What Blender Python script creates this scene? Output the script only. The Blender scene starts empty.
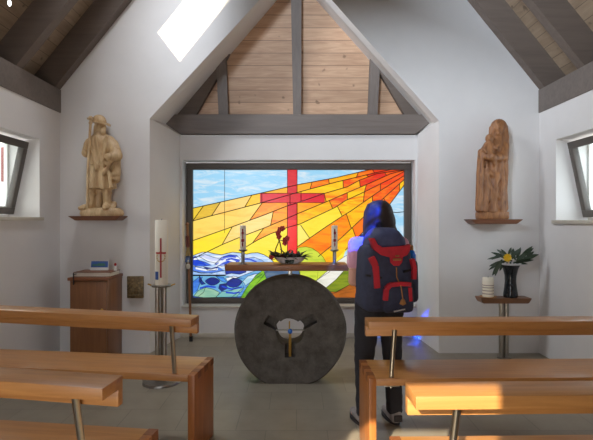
import bpy, bmesh, math, random
from mathutils import Vector, Matrix, noise
random.seed(7)
R = math.radians
C = bpy.context.scene.collection
F, CX, CY, H = 470.0, 296.5, 220.0, 1.45
EXPO = 0.62

def P(px, py, Z):
    return Vector(((px-CX)*Z/F, Z, H-(py-CY)*Z/F))

# ---------------------------------------------------------------- materials
def srgb(r, g, b):
    f = lambda c: (c/255/12.92) if c/255 <= .04045 else ((c/255+.055)/1.055)**2.4
    return (f(r), f(g), f(b), 1)

def newmat(name):
    m = bpy.data.materials.new(name); m.use_nodes = True
    nt = m.node_tree
    return m, nt, nt.nodes['Principled BSDF']

def mixrgb(nt, fac, a, b, blend='MIX'):
    n = nt.nodes.new('ShaderNodeMix'); n.data_type = 'RGBA'; n.blend_type = blend
    for sock, v in ((n.inputs[0], fac), (n.inputs[6], a), (n.inputs[7], b)):
        if hasattr(v, 'is_linked'): nt.links.new(v, sock)
        else: sock.default_value = v
    return n.outputs[2]

def coords(nt, scale=(1, 1, 1), rot=(0, 0, 0), kind='Object'):
    tc = nt.nodes.new('ShaderNodeTexCoord'); mp = nt.nodes.new('ShaderNodeMapping')
    mp.inputs['Scale'].default_value = scale; mp.inputs['Rotation'].default_value = rot
    nt.links.new(tc.outputs[kind], mp.inputs['Vector'])
    return mp.outputs['Vector']

def noise_tex(nt, vec, scale, detail=4, rough=.55, dist=0):
    n = nt.nodes.new('ShaderNodeTexNoise'); n.inputs['Scale'].default_value = scale
    n.inputs['Detail'].default_value = detail; n.inputs['Roughness'].default_value = rough
    n.inputs['Distortion'].default_value = dist
    nt.links.new(vec, n.inputs['Vector'])
    return n.outputs['Fac']

def ramp(nt, fac, stops):
    n = nt.nodes.new('ShaderNodeValToRGB'); cr = n.color_ramp
    while len(cr.elements) < len(stops): cr.elements.new(.5)
    for e, (p, c) in zip(cr.elements, stops): e.position = p; e.color = c
    nt.links.new(fac, n.inputs['Fac'])
    return n.outputs['Color']

def bump(nt, b, fac, strength=.2, dist=.01):
    n = nt.nodes.new('ShaderNodeBump'); n.inputs['Strength'].default_value = strength
    n.inputs['Distance'].default_value = dist
    nt.links.new(fac, n.inputs['Height']); nt.links.new(n.outputs['Normal'], b.inputs['Normal'])

def plain(name, col, rough=.6, metal=0, var=.12, scale=8, bmp=0):
    m, nt, b = newmat(name)
    v = coords(nt); f = noise_tex(nt, v, scale)
    lo = tuple(c*(1-var) for c in col[:3])+(1,); hi = tuple(min(1, c*(1+var)) for c in col[:3])+(1,)
    nt.links.new(ramp(nt, f, [(.3, lo), (.7, hi)]), b.inputs['Base Color'])
    b.inputs['Roughness'].default_value = rough; b.inputs['Metallic'].default_value = metal
    if bmp: bump(nt, b, f, bmp)
    return m

def wood(name, light, dark, axis='x', rough=.45, freq=14, boards=0, contrast=1.0):
    m, nt, b = newmat(name)
    s = {'x': (.06, 1, 1), 'y': (1, .06, 1), 'z': (1, 1, .06)}[axis]
    v = coords(nt, s)
    f1 = noise_tex(nt, v, freq*2.2, 5, .6, 1.2)
    f2 = noise_tex(nt, v, freq*.4, 2)
    c = ramp(nt, f1, [(.3, dark), (.62, light)])
    mid = tuple((a+d)/2 for a, d in zip(light, dark))
    c2 = ramp(nt, f2, [(.35, mid), (.65, light)])
    col = mixrgb(nt, .45, c, c2)
    nt.links.new(col, b.inputs['Base Color']); b.inputs['Roughness'].default_value = rough
    bump(nt, b, f1, .08, .004)
    return m

def planks(name, light, dark, gap, width, axis='z', rough=.55, off=0.0):
    """boards running along x (or y), stacked along `axis`; thin dark joints"""
    m, nt, b = newmat(name)
    tc = nt.nodes.new('ShaderNodeTexCoord'); sep = nt.nodes.new('ShaderNodeSeparateXYZ')
    nt.links.new(tc.outputs['Object'], sep.inputs[0])
    def math_(op, a, bb=None):
        n = nt.nodes.new('ShaderNodeMath'); n.operation = op
        for i, vv in enumerate((a, bb)):
            if vv is None: continue
            if hasattr(vv, 'is_linked'): nt.links.new(vv, n.inputs[i])
            else: n.inputs[i].default_value = vv
        return n.outputs[0]
    co = sep.outputs[{'x': 0, 'y': 1, 'z': 2}[axis]]
    t = math_('DIVIDE', math_('ADD', co, off), width)
    fr = math_('FRACT', t); idx = math_('FLOOR', t)
    joint = math_('LESS_THAN', fr, gap/width)
    wn = nt.nodes.new('ShaderNodeTexWhiteNoise'); wn.noise_dimensions = '1D'
    nt.links.new(idx, wn.inputs['W'])
    s = {'z': (.1, .1, 1), 'x': (1, .1, .1), 'y': (.1, 1, .1)}[axis]
    v = coords(nt, s); f1 = noise_tex(nt, v, 26, 4, .6, .8)
    c = ramp(nt, f1, [(.3, dark), (.65, light)])
    v2 = coords(nt, (1, 1, 1)); kn = noise_tex(nt, v2, 9, 1)
    c = mixrgb(nt, ramp(nt, kn, [(.70, (0, 0, 0, 1)), (.76, (1, 1, 1, 1))]), c, tuple(x*.6 for x in dark[:3])+(1,))
    tone = ramp(nt, wn.outputs['Value'], [(0, (.82, .82, .82, 1)), (1, (1.06, 1.06, 1.06, 1))])
    c = mixrgb(nt, 1, c, tone, 'MULTIPLY')
    c = mixrgb(nt, joint, c, tuple(x*.55 for x in dark[:3])+(1,))
    nt.links.new(c, b.inputs['Base Color']); b.inputs['Roughness'].default_value = rough
    return m

M = {}
M['plaster'] = plain('plaster', srgb(228, 223, 219), .9, 0, .025, 3, .05)
M['sill'] = plain('sill_stone', srgb(205, 196, 180), .6, 0, .06, 10)
M['oak'] = wood('oak_long', srgb(196, 137, 76), srgb(156, 99, 50), 'x', .35)
M['oak_up'] = wood('oak_upright', srgb(184, 116, 58), srgb(140, 76, 32), 'z', .35)
M['oak_end'] = plain('oak_end_grain', srgb(136, 80, 40), .5, 0, .2, 60)
M['cab'] = wood('cabinet_wood', srgb(150, 100, 62), srgb(108, 66, 38), 'z', .4, 10)
M['cab_top'] = wood('cabinet_top_wood', srgb(140, 84, 50), srgb(96, 56, 32), 'x', .4, 10)
M['shelfw'] = wood('shelf_wood', srgb(140, 92, 66), srgb(98, 60, 42), 'x', .45, 10)
M['tablew'] = wood('table_wood', srgb(150, 106, 74), srgb(110, 72, 48), 'x', .4, 10)
M['altarw'] = wood('altar_board_wood', srgb(158, 100, 56), srgb(112, 64, 32), 'x', .4, 12)
M['beam'] = wood('grey_stained_beam', srgb(124, 112, 104), srgb(101, 90, 83), 'x', .6, 8)
M['rafter'] = wood('rafter_wood', srgb(112, 98, 88), srgb(92, 80, 72), 'x', .6, 8)
M['postw'] = wood('grey_stained_post', srgb(124, 112, 104), srgb(101, 90, 83), 'z', .6, 8)
M['gable_boards'] = planks('gable_boards', srgb(214, 174, 140), srgb(188, 146, 114), .008, .146, 'z')
M['roof_boards'] = planks('roof_boards', srgb(168, 146, 122), srgb(144, 122, 100), .004, .085, 'x')
M['steel'] = plain('brushed_steel', srgb(176, 170, 160), .3, 1, .06, 30)
M['steel_dark'] = plain('dull_steel', srgb(150, 146, 140), .38, 1, .08, 30)
M['brass'] = plain('brass', srgb(200, 160, 80), .3, 1, .08, 20)
M['frame'] = plain('window_frame_paint', srgb(92, 84, 78), .5, 0, .06, 20)
M['lead'] = plain('lead_came', srgb(44, 36, 32), .6, .3, .1, 40)
M['wax'] = plain('wax', srgb(236, 226, 206), .5, 0, .03, 10)
M['red'] = plain('red_wax', srgb(176, 36, 36), .5, 0, .08, 20)
M['gold'] = plain('gold_wax', srgb(196, 150, 60), .4, .4, .08, 20)
M['blue'] = plain('blue_paint', srgb(50, 84, 150), .5, 0, .1, 20)
M['white'] = plain('white_glaze', srgb(226, 222, 216), .3, 0, .03, 10)
M['black'] = plain('black_glaze', srgb(28, 32, 36), .12, 0, .08, 10)
M['paper'] = plain('paper_pages', srgb(226, 218, 204), .8, 0, .05, 40)
M['cover'] = plain('book_cover', srgb(126, 84, 60), .6, 0, .1, 20)
M['blackcloth'] = plain('black_ribbon', srgb(26, 22, 22), .8, 0, .1, 20)
M['leaf'] = plain('leaf_green', srgb(40, 56, 32), .45, 0, .3, 18)
M['leaf_dark'] = plain('leaf_dark', srgb(44, 50, 34), .5, 0, .3, 18)
M['petal_red'] = plain('petal_red', srgb(186, 40, 36), .5, 0, .2, 30)
M['petal_yellow'] = plain('petal_yellow', srgb(246, 200, 30), .5, 0, .1, 30)
M['stem'] = plain('stem_green', srgb(110, 90, 40), .6, 0, .2, 20)
M['clay'] = plain('grey_bowl_glaze', srgb(214, 210, 210), .4, 0, .05, 12)
M['skin'] = plain('skin', srgb(214, 160, 138), .55, 0, .05, 12)
M['hair'] = wood('dark_hair', srgb(50, 32, 28), srgb(22, 13, 12), 'z', .55, 30)
M['shirt'] = plain('pink_shirt', srgb(232, 170, 190), .85, 0, .06, 12)
M['trouser'] = plain('dark_trousers', srgb(38, 35, 40), .85, 0, .12, 14)
M['shoe'] = plain('grey_shoe', srgb(150, 140, 136), .7, 0, .15, 30)
M['sole'] = plain('dark_sole', srgb(52, 46, 46), .8, 0, .1, 30)
M['navy'] = plain('navy_nylon', srgb(66, 70, 102), .75, 0, .18, 30, .1)
M['navydark'] = plain('dark_nylon', srgb(52, 55, 76), .8, 0, .18, 30, .1)
M['packred'] = plain('red_nylon', srgb(188, 34, 48), .7, 0, .12, 30)
M['label'] = plain('pale_label', srgb(196, 190, 190), .6, 0, .05, 20)
M['tan'] = plain('tan_cord', srgb(166, 112, 60), .6, 0, .1, 30)
M['eye'] = plain('eye', srgb(60, 40, 30), .2, 0, .1, 30)
M['lip'] = plain('lip', srgb(180, 100, 96), .5, 0, .05, 30)
M['house'] = plain('house_render', srgb(238, 234, 228), .9, 0, .03, 2)
M['shutter'] = plain('red_shutter', srgb(150, 92, 84), .7, 0, .1, 8)
M['bark'] = plain('bark', srgb(70, 58, 48), .9, 0, .2, 20)
M['ground'] = plain('outside_paving', srgb(150, 146, 136), .9, 0, .1, 2)

def bottle_mat():
    m, nt, b = newmat('blue_bottle_plastic')
    b.inputs['Base Color'].default_value = srgb(30, 110, 210); b.inputs['Roughness'].default_value = .15
    return m
M['bottle'] = bottle_mat()

def carved(name, light, dark):
    m, nt, b = newmat(name)
    v = coords(nt, (1, 1, .25)); f = noise_tex(nt, v, 28, 4, .6, .6)
    c = ramp(nt, f, [(.3, dark), (.65, light)])
    nt.links.new(c, b.inputs['Base Color']); b.inputs['Roughness'].default_value = .5
    bump(nt, b, f, .25, .006)
    return m
M['lime'] = carved('pale_carved_wood', srgb(214, 184, 140), srgb(176, 138, 96))
M['carve'] = carved('amber_carved_wood', srgb(172, 118, 74), srgb(112, 70, 42))

def stone():
    m, nt, b = newmat('millstone')
    v = coords(nt); f = noise_tex(nt, v, 9, 6, .65); g = noise_tex(nt, v, 60, 3, .6)
    c = ramp(nt, f, [(.3, srgb(74, 69, 63)), (.7, srgb(112, 105, 97))])
    c = mixrgb(nt, ramp(nt, g, [(.62, (0, 0, 0, 1)), (.72, (.5, .5, .5, 1))]), c, srgb(128, 122, 112))
    nt.links.new(c, b.inputs['Base Color']); b.inputs['Roughness'].default_value = .9
    bump(nt, b, g, .5, .01)
    return m
M['stone'] = stone()

def bronze():
    m, nt, b = newmat('bronze_relief')
    v = coords(nt); f = noise_tex(nt, v, 40, 3)
    nt.links.new(ramp(nt, f, [(.3, srgb(84, 70, 52)), (.7, srgb(160, 134, 92))]), b.inputs['Base Color'])
    b.inputs['Roughness'].default_value = .5; b.inputs['Metallic'].default_value = .4
    return m
M['bronze'] = bronze()

def floor_mat():
    m, nt, b = newmat('stone_tiles')
    v = coords(nt, (1, 1, 1), (0, 0, 0))
    br = nt.nodes.new('ShaderNodeTexBrick'); nt.links.new(v, br.inputs['Vector'])
    br.inputs['Scale'].default_value = 1; br.inputs['Brick Width'].default_value = .42
    br.inputs['Row Height'].default_value = .36; br.inputs['Mortar Size'].default_value = .003
    br.inputs['Color1'].default_value = srgb(130, 120, 103); br.inputs['Color2'].default_value = srgb(146, 134, 114)
    br.inputs['Mortar'].default_value = srgb(108, 99, 85)
    f = noise_tex(nt, v, 5, 5, .6)
    c = mixrgb(nt, .3, br.outputs['Color'], ramp(nt, f, [(.3, srgb(124, 117, 105)), (.7, srgb(160, 152, 137))]))
    nt.links.new(c, b.inputs['Base Color']); b.inputs['Roughness'].default_value = .38
    return m
M['floor'] = floor_mat()

def glass_art():
    """lit stained glass: colours from two colour attributes, mixed by a streaky mottle"""
    m, nt, b = newmat('stained_glass')
    a1 = nt.nodes.new('ShaderNodeVertexColor'); a1.layer_name = 'glass_a'
    a2 = nt.nodes.new('ShaderNodeVertexColor'); a2.layer_name = 'glass_b'
    v = coords(nt, (1.5, 1, 7), (0, R(-10), 0)); f = noise_tex(nt, v, 2.2, 6, .62, .8)
    col = mixrgb(nt, ramp(nt, f, [(.46, (0, 0, 0, 1)), (.66, (1, 1, 1, 1))]), a1.outputs['Color'], a2.outputs['Color'])
    b.inputs['Base Color'].default_value = (.02, .02, .02, 1); b.inputs['Roughness'].default_value = .25
    nt.links.new(col, b.inputs['Emission Color']); b.inputs['Emission Strength'].default_value = 1.08/2**EXPO
    return m
M['art'] = glass_art()

def clear_glass():
    m, nt, b = newmat('window_glass')
    nt.nodes.remove(b)
    out = nt.nodes['Material Output']
    t = nt.nodes.new('ShaderNodeBsdfTransparent'); t.inputs[0].default_value = (.93, .97, .97, 1)
    g = nt.nodes.new('ShaderNodeBsdfGlossy'); g.inputs['Roughness'].default_value = .05
    mx = nt.nodes.new('ShaderNodeMixShader'); mx.inputs[0].default_value = .05
    nt.links.new(t.outputs[0], mx.inputs[1]); nt.links.new(g.outputs[0], mx.inputs[2])
    nt.links.new(mx.outputs[0], out.inputs['Surface'])
    return m
M['glass'] = clear_glass()

def blue_glass():
    m, nt, b = newmat('blue_glass')
    nt.nodes.remove(b); out = nt.nodes['Material Output']
    t = nt.nodes.new('ShaderNodeBsdfTransparent')
    v = coords(nt); f = noise_tex(nt, v, 9, 3)
    c = ramp(nt, f, [(.35, (.03, .13, .6, 1)), (.6, (.08, .36, 1, 1)), (.75, (.3, .6, 1, 1))])
    nt.links.new(c, t.inputs[0]); nt.links.new(t.outputs[0], out.inputs['Surface'])
    return m
M['blueglass'] = blue_glass()

def bulb_mat():
    m, nt, b = newmat('lamp_bulb')
    b.inputs['Emission Color'].default_value = (.9, 1, 1, 1); b.inputs['Emission Strength'].default_value = 4/2**EXPO
    return m
M['bulb'] = bulb_mat()

# ---------------------------------------------------------------- mesh helpers
ORIG = {}
def finish(name, bm, mats, parent=None, local=False, smooth=40, recalc=True):
    if recalc: bmesh.ops.recalc_face_normals(bm, faces=bm.faces)
    me = bpy.data.meshes.new(name); bm.to_mesh(me); bm.free()
    return finish_me(name, me, mats, parent, local, smooth)

def finish_me(name, me, mats, parent=None, local=False, smooth=40):
    if not isinstance(mats, (list, tuple)): mats = [mats]
    for m in mats: me.materials.append(m)
    if parent is not None and not local:
        off = ORIG[root_of(parent).name]
        me.transform(Matrix.Translation(-off))
    if smooth:
        me.polygons.foreach_set('use_smooth', [True]*len(me.polygons))
        if smooth < 180: me.set_sharp_from_angle(angle=R(smooth))
    o = bpy.data.objects.new(name, me); C.objects.link(o)
    if parent is not None: o.parent = parent
    return o

def root_of(o):
    while o.parent: o = o.parent
    return o

def tag(o, label, cat, group=None):
    o['label'] = label; o['category'] = cat
    if group: o['group'] = group
    return o

def thing(name, label, cat, loc, rz=0, group=None):
    o = bpy.data.objects.new(name, None); C.objects.link(o)
    o.location = loc; o.rotation_euler = (0, 0, rz); o.empty_display_size = .1
    ORIG[o.name] = Vector(loc)
    return tag(o, label, cat, group)

def struct(name, bm, mats, smooth=30):
    o = finish(name, bm, mats, smooth=smooth); o['kind'] = 'structure'
    return o

def NB(): return bmesh.new()

def box(bm, lo, hi, bev=0, mat=0, mtx=None):
    x0, y0, z0 = lo; x1, y1, z1 = hi
    vs = [bm.verts.new(v) for v in ((x0,y0,z0),(x1,y0,z0),(x1,y1,z0),(x0,y1,z0),(x0,y0,z1),(x1,y0,z1),(x1,y1,z1),(x0,y1,z1))]
    fs = [bm.faces.new([vs[i] for i in f]) for f in ((0,3,2,1),(4,5,6,7),(0,1,5,4),(1,2,6,5),(2,3,7,6),(3,0,4,7))]
    for f in fs: f.material_index = mat
    if mtx: bmesh.ops.transform(bm, matrix=mtx, verts=vs)
    if bev:
        es = list({e for f in fs for e in f.edges})
        bmesh.ops.bevel(bm, geom=es, offset=bev, segments=2, affect='EDGES', profile=.5)

def prism(bm, pts, off, mat=0):
    off = Vector(off)
    a = [bm.verts.new(p) for p in pts]; b = [bm.verts.new(Vector(p)+off) for p in pts]
    n = len(a); fs = [bm.faces.new(a), bm.faces.new(b[::-1])]
    for i in range(n): fs.append(bm.faces.new((a[i], b[i], b[(i+1)%n], a[(i+1)%n])))
    for f in fs: f.material_index = mat

def tube(bm, pts, r, segs=12, mat=0, cap=True):
    pts = [Vector(p) for p in pts]; n = len(pts)
    rs = r if isinstance(r, (list, tuple)) else [r]*n
    rings = []
    prev = None
    for i, p in enumerate(pts):
        d = (pts[min(i+1, n-1)]-pts[max(i-1, 0)]).normalized()
        up = Vector((0, 0, 1)) if abs(d.z) < .9 else Vector((1, 0, 0))
        if prev is None: u = d.cross(up).normalized()
        else: u = (prev-d*prev.dot(d)).normalized()
        prev = u; w = d.cross(u)
        rings.append([bm.verts.new(p+(u*math.cos(2*math.pi*k/segs)+w*math.sin(2*math.pi*k/segs))*rs[i]) for k in range(segs)])
    for a, b in zip(rings, rings[1:]):
        for k in range(segs):
            f = bm.faces.new((a[k], a[(k+1)%segs], b[(k+1)%segs], b[k])); f.material_index = mat
    if cap:
        bm.faces.new(rings[0][::-1]).material_index = mat; bm.faces.new(rings[-1]).material_index = mat

def lathe(bm, prof, c=(0, 0, 0), segs=32, mat=0, sx=1, sy=1):
    c = Vector(c); rings = []
    for r, z in prof:
        rings.append([bm.verts.new(c+Vector((max(r, 1e-4)*sx*math.cos(2*math.pi*k/segs), max(r, 1e-4)*sy*math.sin(2*math.pi*k/segs), z))) for k in range(segs)])
    for a, b in zip(rings, rings[1:]):
        for k in range(segs):
            bm.faces.new((a[k], a[(k+1)%segs], b[(k+1)%segs], b[k])).material_index = mat
    bm.faces.new(rings[0][::-1]).material_index = mat; bm.faces.new(rings[-1]).material_index = mat
    return [v for r_ in rings for v in r_]

def ell(bm, c, r, segs=16, rot=None, mat=0):
    if not isinstance(r, (list, tuple)): r = (r, r, r)
    m = Matrix.Translation(Vector(c)) @ (rot.to_4x4() if rot else Matrix()) @ Matrix.Diagonal((*r, 1))
    g = bmesh.ops.create_uvsphere(bm, u_segments=segs, v_segments=max(6, segs//2+2), radius=1, matrix=m)
    for f in {f for v in g['verts'] for f in v.link_faces}: f.material_index = mat

def cap(bm, a, b, ra, rb=None, segs=14, mat=0):
    """tapered capsule: closed surface"""
    rb = ra if rb is None else rb
    a = Vector(a); b = Vector(b); d = b-a; L = d.length
    q = Vector((0, 0, 1)).rotation_difference(d.normalized()).to_matrix()
    prof = []
    for k in range(6): t = -math.pi/2+k*math.pi/12; prof.append((ra*math.cos(t), ra*math.sin(t)))
    for k in range(7): t = k*math.pi/12; prof.append((rb*math.cos(t), L+rb*math.sin(t)))
    for v in lathe(bm, prof, (0, 0, 0), segs, mat): v.co = a+q@v.co

def chain(bm, pts, rs, segs=14):
    for i in range(len(pts)-1): cap(bm, pts[i], pts[i+1], rs[i], rs[i+1], segs)

def remesh(name, bm, mat, parent, voxel, smooth_it=6, local=False, extra=None):
    me = bpy.data.meshes.new('tmp'); bm.to_mesh(me); bm.free()
    t = bpy.data.objects.new('tmp', me); C.objects.link(t)
    md = t.modifiers.new('r', 'REMESH'); md.mode = 'VOXEL'; md.voxel_size = voxel
    if smooth_it:
        s = t.modifiers.new('s', 'SMOOTH'); s.factor = .5; s.iterations = smooth_it
    dg = bpy.context.evaluated_depsgraph_get()
    out = bpy.data.meshes.new_from_object(t.evaluated_get(dg))
    bpy.data.objects.remove(t); bpy.data.meshes.remove(me)
    out.name = name; out.materials.clear()
    if extra: extra(out)
    return finish_me(name, out, mat, parent, local, 180)

def boolean(name, bm, cutters, mat, parent):
    me = bpy.data.meshes.new('tmp'); bm.to_mesh(me); bm.free()
    t = bpy.data.objects.new('tmp', me); C.objects.link(t); tmp = [t]
    for cb in cutters:
        bmesh.ops.recalc_face_normals(cb, faces=cb.faces)
        cm = bpy.data.meshes.new('tmpc'); cb.to_mesh(cm); cb.free()
        co = bpy.data.objects.new('tmpc', cm); C.objects.link(co); tmp.append(co)
        md = t.modifiers.new('b', 'BOOLEAN'); md.operation = 'DIFFERENCE'; md.object = co; md.solver = 'EXACT'
    dg = bpy.context.evaluated_depsgraph_get()
    out = bpy.data.meshes.new_from_object(t.evaluated_get(dg))
    for o in tmp: bpy.data.objects.remove(o)
    out.name = name; out.materials.clear()
    return finish_me(name, out, mat, parent, False, 35)

def leaf(bm, base, d, up, L, w, bend=.3, mat=0, n=6):
    """thin solid leaf blade with a bend along its length"""
    d = Vector(d).normalized(); up = Vector(up).normalized(); s = d.cross(up).normalized(); up = s.cross(d).normalized()
    top = []; bot = []
    for i in range(n+1):
        t = i/n; ww = w*math.sin(math.pi*min(.98, t*.92+.06))**.8
        c = Vector(base)+d*(L*t)-up*(bend*L*t*t)
        row = [c-s*ww, c-up*ww*.18, c+s*ww]
        top.append([bm.verts.new(p+up*.0012) for p in row]); bot.append([bm.verts.new(p-up*.0012) for p in row])
    fs = []
    for a, b in zip(top, top[1:]):
        for k in (0, 1): fs.append(bm.faces.new((a[k], a[k+1], b[k+1], b[k])))
    for a, b in zip(bot, bot[1:]):
        for k in (0, 1): fs.append(bm.faces.new((a[k], b[k], b[k+1], a[k+1])))
    for i in range(n):
        fs.append(bm.faces.new((top[i][0], top[i+1][0], bot[i+1][0], bot[i][0])))
        fs.append(bm.faces.new((top[i][2], bot[i][2], bot[i+1][2], top[i+1][2])))
    for f in fs: f.material_index = mat

# ================================================================ ROOM
XL, XR = -2.575, 2.645          # inner faces of the side walls
YW, YB, YR = 5.12, 5.80, -.90   # statue wall, niche back wall, rear wall
ZE, ZB = 2.865, 2.615           # top / bottom of the wall plates
RIDGE_X = .02
SL = 1.24                       # roof slope
RD = .40                        # vertical depth of rafters

bm = NB(); box(bm, (XL-.4, YR-.3, -.12), (XR+.4, 6.2, 0)); struct('floor', bm, M['floor'])
bm = NB(); box(bm, (-9, -6, -.35), (9, 12, -.13)); o = struct('ground_outside', bm, M['ground'])

def side_wall(name, xin, xout, holes, z1):
    bm = NB(); x0, x1 = min(xin, xout), max(xin, xout)
    y = YR-.3
    for (ya, yb, za, zb) in sorted(holes):
        box(bm, (x0, y, 0), (x1, ya, z1))
        box(bm, (x0, ya, 0), (x1, yb, za)); box(bm, (x0, ya, zb), (x1, yb, z1))
        y = yb
    box(bm, (x0, y, 0), (x1, 6.1, z1))
    return struct(name, bm, M['plaster'])
LH = [(3.70, 4.71, 1.475, 2.26)]
RH = [(3.75, 4.79, 1.445, 2.27)]
side_wall('wall_left', XL, XL-.35, LH, ZE)
side_wall('wall_right', XR, XR+.365, RH, ZE)

# window sills of the side walls
for nm, xin, s, h in (('trim_1', XL, -1, LH[0]), ('trim_2', XR, 1, RH[0])):
    bm = NB(); xs = sorted((xin-s*.03, xin+s*.30))
    box(bm, (xs[0], h[0]+.001, h[2]-.03), (xs[1], h[1]+.035, h[2]+.004), .004)
    struct(nm, bm, M['sill'])

# tilted hopper windows
def hopper(name, xh, s, h, tilt):
    """hinged at the bottom, head leaning into the room"""
    bm = NB(); y0, y1, z0, z1 = h[0]+.02, h[1]-.02, h[2]+.03, h[3]-.02
    x0, x1 = sorted((xh, xh+s*.06))
    w = .07
    H_ = z1-z0
    rot = Matrix.Translation((xh, 0, z0)) @ Matrix.Rotation(s*-tilt, 4, 'Y') @ Matrix.Translation((-xh, 0, -z0))
    for lo, hi in (((x0, y0, z0), (x1, y1, z0+w)), ((x0, y0, z1-w), (x1, y1, z1)),
                   ((x0, y0, z0+w), (x1, y0+w, z1-w)), ((x0, y1-w, z0+w), (x1, y1, z1-w))):
        box(bm, lo, hi, .005, 0, rot)
    o = struct(name, bm, M['frame'])
    g = NB(); xm = (x0+x1)/2
    box(g, (xm-.004, y0+w-.005, z0+w-.005), (xm+.004, y1-w+.005, z1-w+.005), 0, 0, rot)
    go = finish('pane', g, M['glass'], None); go.parent = o
    # the fixed outer frame in the wall opening
    b2 = NB(); a, b_ = sorted((xh+s*.062, xh+s*.10)); y0, y1, z0, z1 = h
    for lo, hi in (((a, y0, z0), (b_, y1, z0+.03)), ((a, y0, z1-.025), (b_, y1, z1)),
                   ((a, y0, z0+.03), (b_, y0+.025, z1-.025)), ((a, y1-.025, z0+.03), (b_, y1, z1-.025))):
        box(b2, lo, hi, .003)
    fo = finish('outer_frame', b2, M['house'], None); fo.parent = o
    return o
hopper('window_2', XL-.245, -1, LH[0], R(12))
hopper('window_3', XR+.26, 1, RH[0], R(12))

# wall plates (grey beams on top of the side walls)
bm = NB(); box(bm, (XL-.2, YR, ZB), (XL+.012, YW-.001, ZE), .004); struct('trim_3', bm, M['beam']).name = 'beam_left'
bm = NB(); box(bm, (XR-.012, YR, ZB), (XR+.2, YW-.001, ZE), .004); struct('trim_4', bm, M['beam']).name = 'beam_right'

# roof slopes: boards with a skylight hole on the left, rafters below
def roof_z(x, side):
    return ZE+SL*((x-XL) if side < 0 else (XR-x))
SKY = (-1.96, -1.00, 3.42, 4.10)    # skylight x0,x1,y0,y1
def slope_piece(bm, xa, xb, ya, yb, side, t=.05):
    pts = [(xa, ya, roof_z(xa, side)+RD), (xb, ya, roof_z(xb, side)+RD), (xb, yb, roof_z(xb, side)+RD), (xa, yb, roof_z(xa, side)+RD)]
    prism(bm, pts, (0, 0, t))
bm = NB(); x0, x1 = XL-.5, RIDGE_X
slope_piece(bm, x0, SKY[0], YR-.3, 6.0, -1); slope_piece(bm, SKY[1], x1, YR-.3, 6.0, -1)
slope_piece(bm, SKY[0], SKY[1], YR-.3, SKY[2], -1); slope_piece(bm, SKY[0], SKY[1], SKY[3], 6.0, -1)
struct('ceiling_left', bm, M['roof_boards'])
bm = NB(); slope_piece(bm, XR+.5, RIDGE_X, YR-.3, 6.0, 1); struct('ceiling_right', bm, M['roof_boards'])

def rafter(side, ya, yb, xend=None):
    bm = NB(); xa = (XL-.42) if side < 0 else (XR+.42); xb = RIDGE_X if xend is None else xend
    pts = [(xa, ya, roof_z(xa, side)), (xb, ya, roof_z(xb, side)), (xb, ya, roof_z(xb, side)+RD), (xa, ya, roof_z(xa, side)+RD)]
    prism(bm, pts, (0, yb-ya, 0))
    s = 'left' if side < 0 else 'right'
    return struct('rafter_%s' % s, bm, M['rafter'], 20)
for y, e in ((5.005, None), (4.31, -2.0), (3.42, None), (2.6, None), (1.8, None), (1.0, None), (.2, None), (-.5, None)):
    rafter(-1, y, y+.11, e)
    rafter(1, y, y+.11)

# statue wall with the gabled niche opening
AP = (.0, 4.28)                       # apex x,z
SPL, SPR = (-1.60, 2.555), (1.552, 2.53)
T = .16
bm = NB()
prism(bm, [(XL-.34, YW, 0), (SPL[0], YW, 0), (SPL[0], YW, SPL[1]), (AP[0], YW, AP[1]), (AP[0], YW, 6.6), (XL-.34, YW, 2.95)], (0, T, 0))
prism(bm, [(XR+.34, YW, 0), (SPR[0], YW, 0), (SPR[0], YW, SPR[1]), (AP[0], YW, AP[1]), (AP[0], YW, 6.6), (XR+.34, YW, 2.95)], (0, T, 0))
bmesh.ops.remove_doubles(bm, verts=bm.verts, dist=1e-5)
struct('wall_front', bm, M['plaster'])
# splayed reveals and sloping soffits of the niche
BL, BR = (-1.438, 2.505), (1.492, 2.505)
CL, CR, BA = (-1.60, 2.63), (1.635, 2.64), (.0, 4.385)
YN = 6.05
f_ = [(SPL[0], 0), SPL, SPL, AP, SPR, SPR, (SPR[0], 0)]
b_ = [(BL[0], 0), BL, CL, BA, CR, BR, (BR[0], 0)]
bm = NB()
def ring(pts, y, off=0):
    o_ = [(-1, 0), (-1, 0), (-1, .6), (0, 1.3), (1, .6), (1, 0), (1, 0)]
    return [bm.verts.new((x+a*off, y, z+c*off)) for (x, z), (a, c) in zip(pts, o_)]
A_, B_, C_ = ring(f_, YW+.001), ring(b_, YB), ring(b_, YN)
D_, E_, G_ = ring(f_, YW+.001, .15), ring(b_, YB, .15), ring(b_, YN, .15)
for i in range(6):
    for p, q in ((A_, B_), (B_, C_)): bm.faces.new((p[i], p[i+1], q[i+1], q[i]))
    for p, q in ((D_, E_), (E_, G_)): bm.faces.new((p[i], q[i], q[i+1], p[i+1]))
    bm.faces.new((A_[i], D_[i], D_[i+1], A_[i+1])); bm.faces.new((C_[i], C_[i+1], G_[i+1], G_[i]))
bmesh.ops.remove_doubles(bm, verts=bm.verts, dist=1e-4)
struct('wall_niche', bm, M['plaster'])
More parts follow.
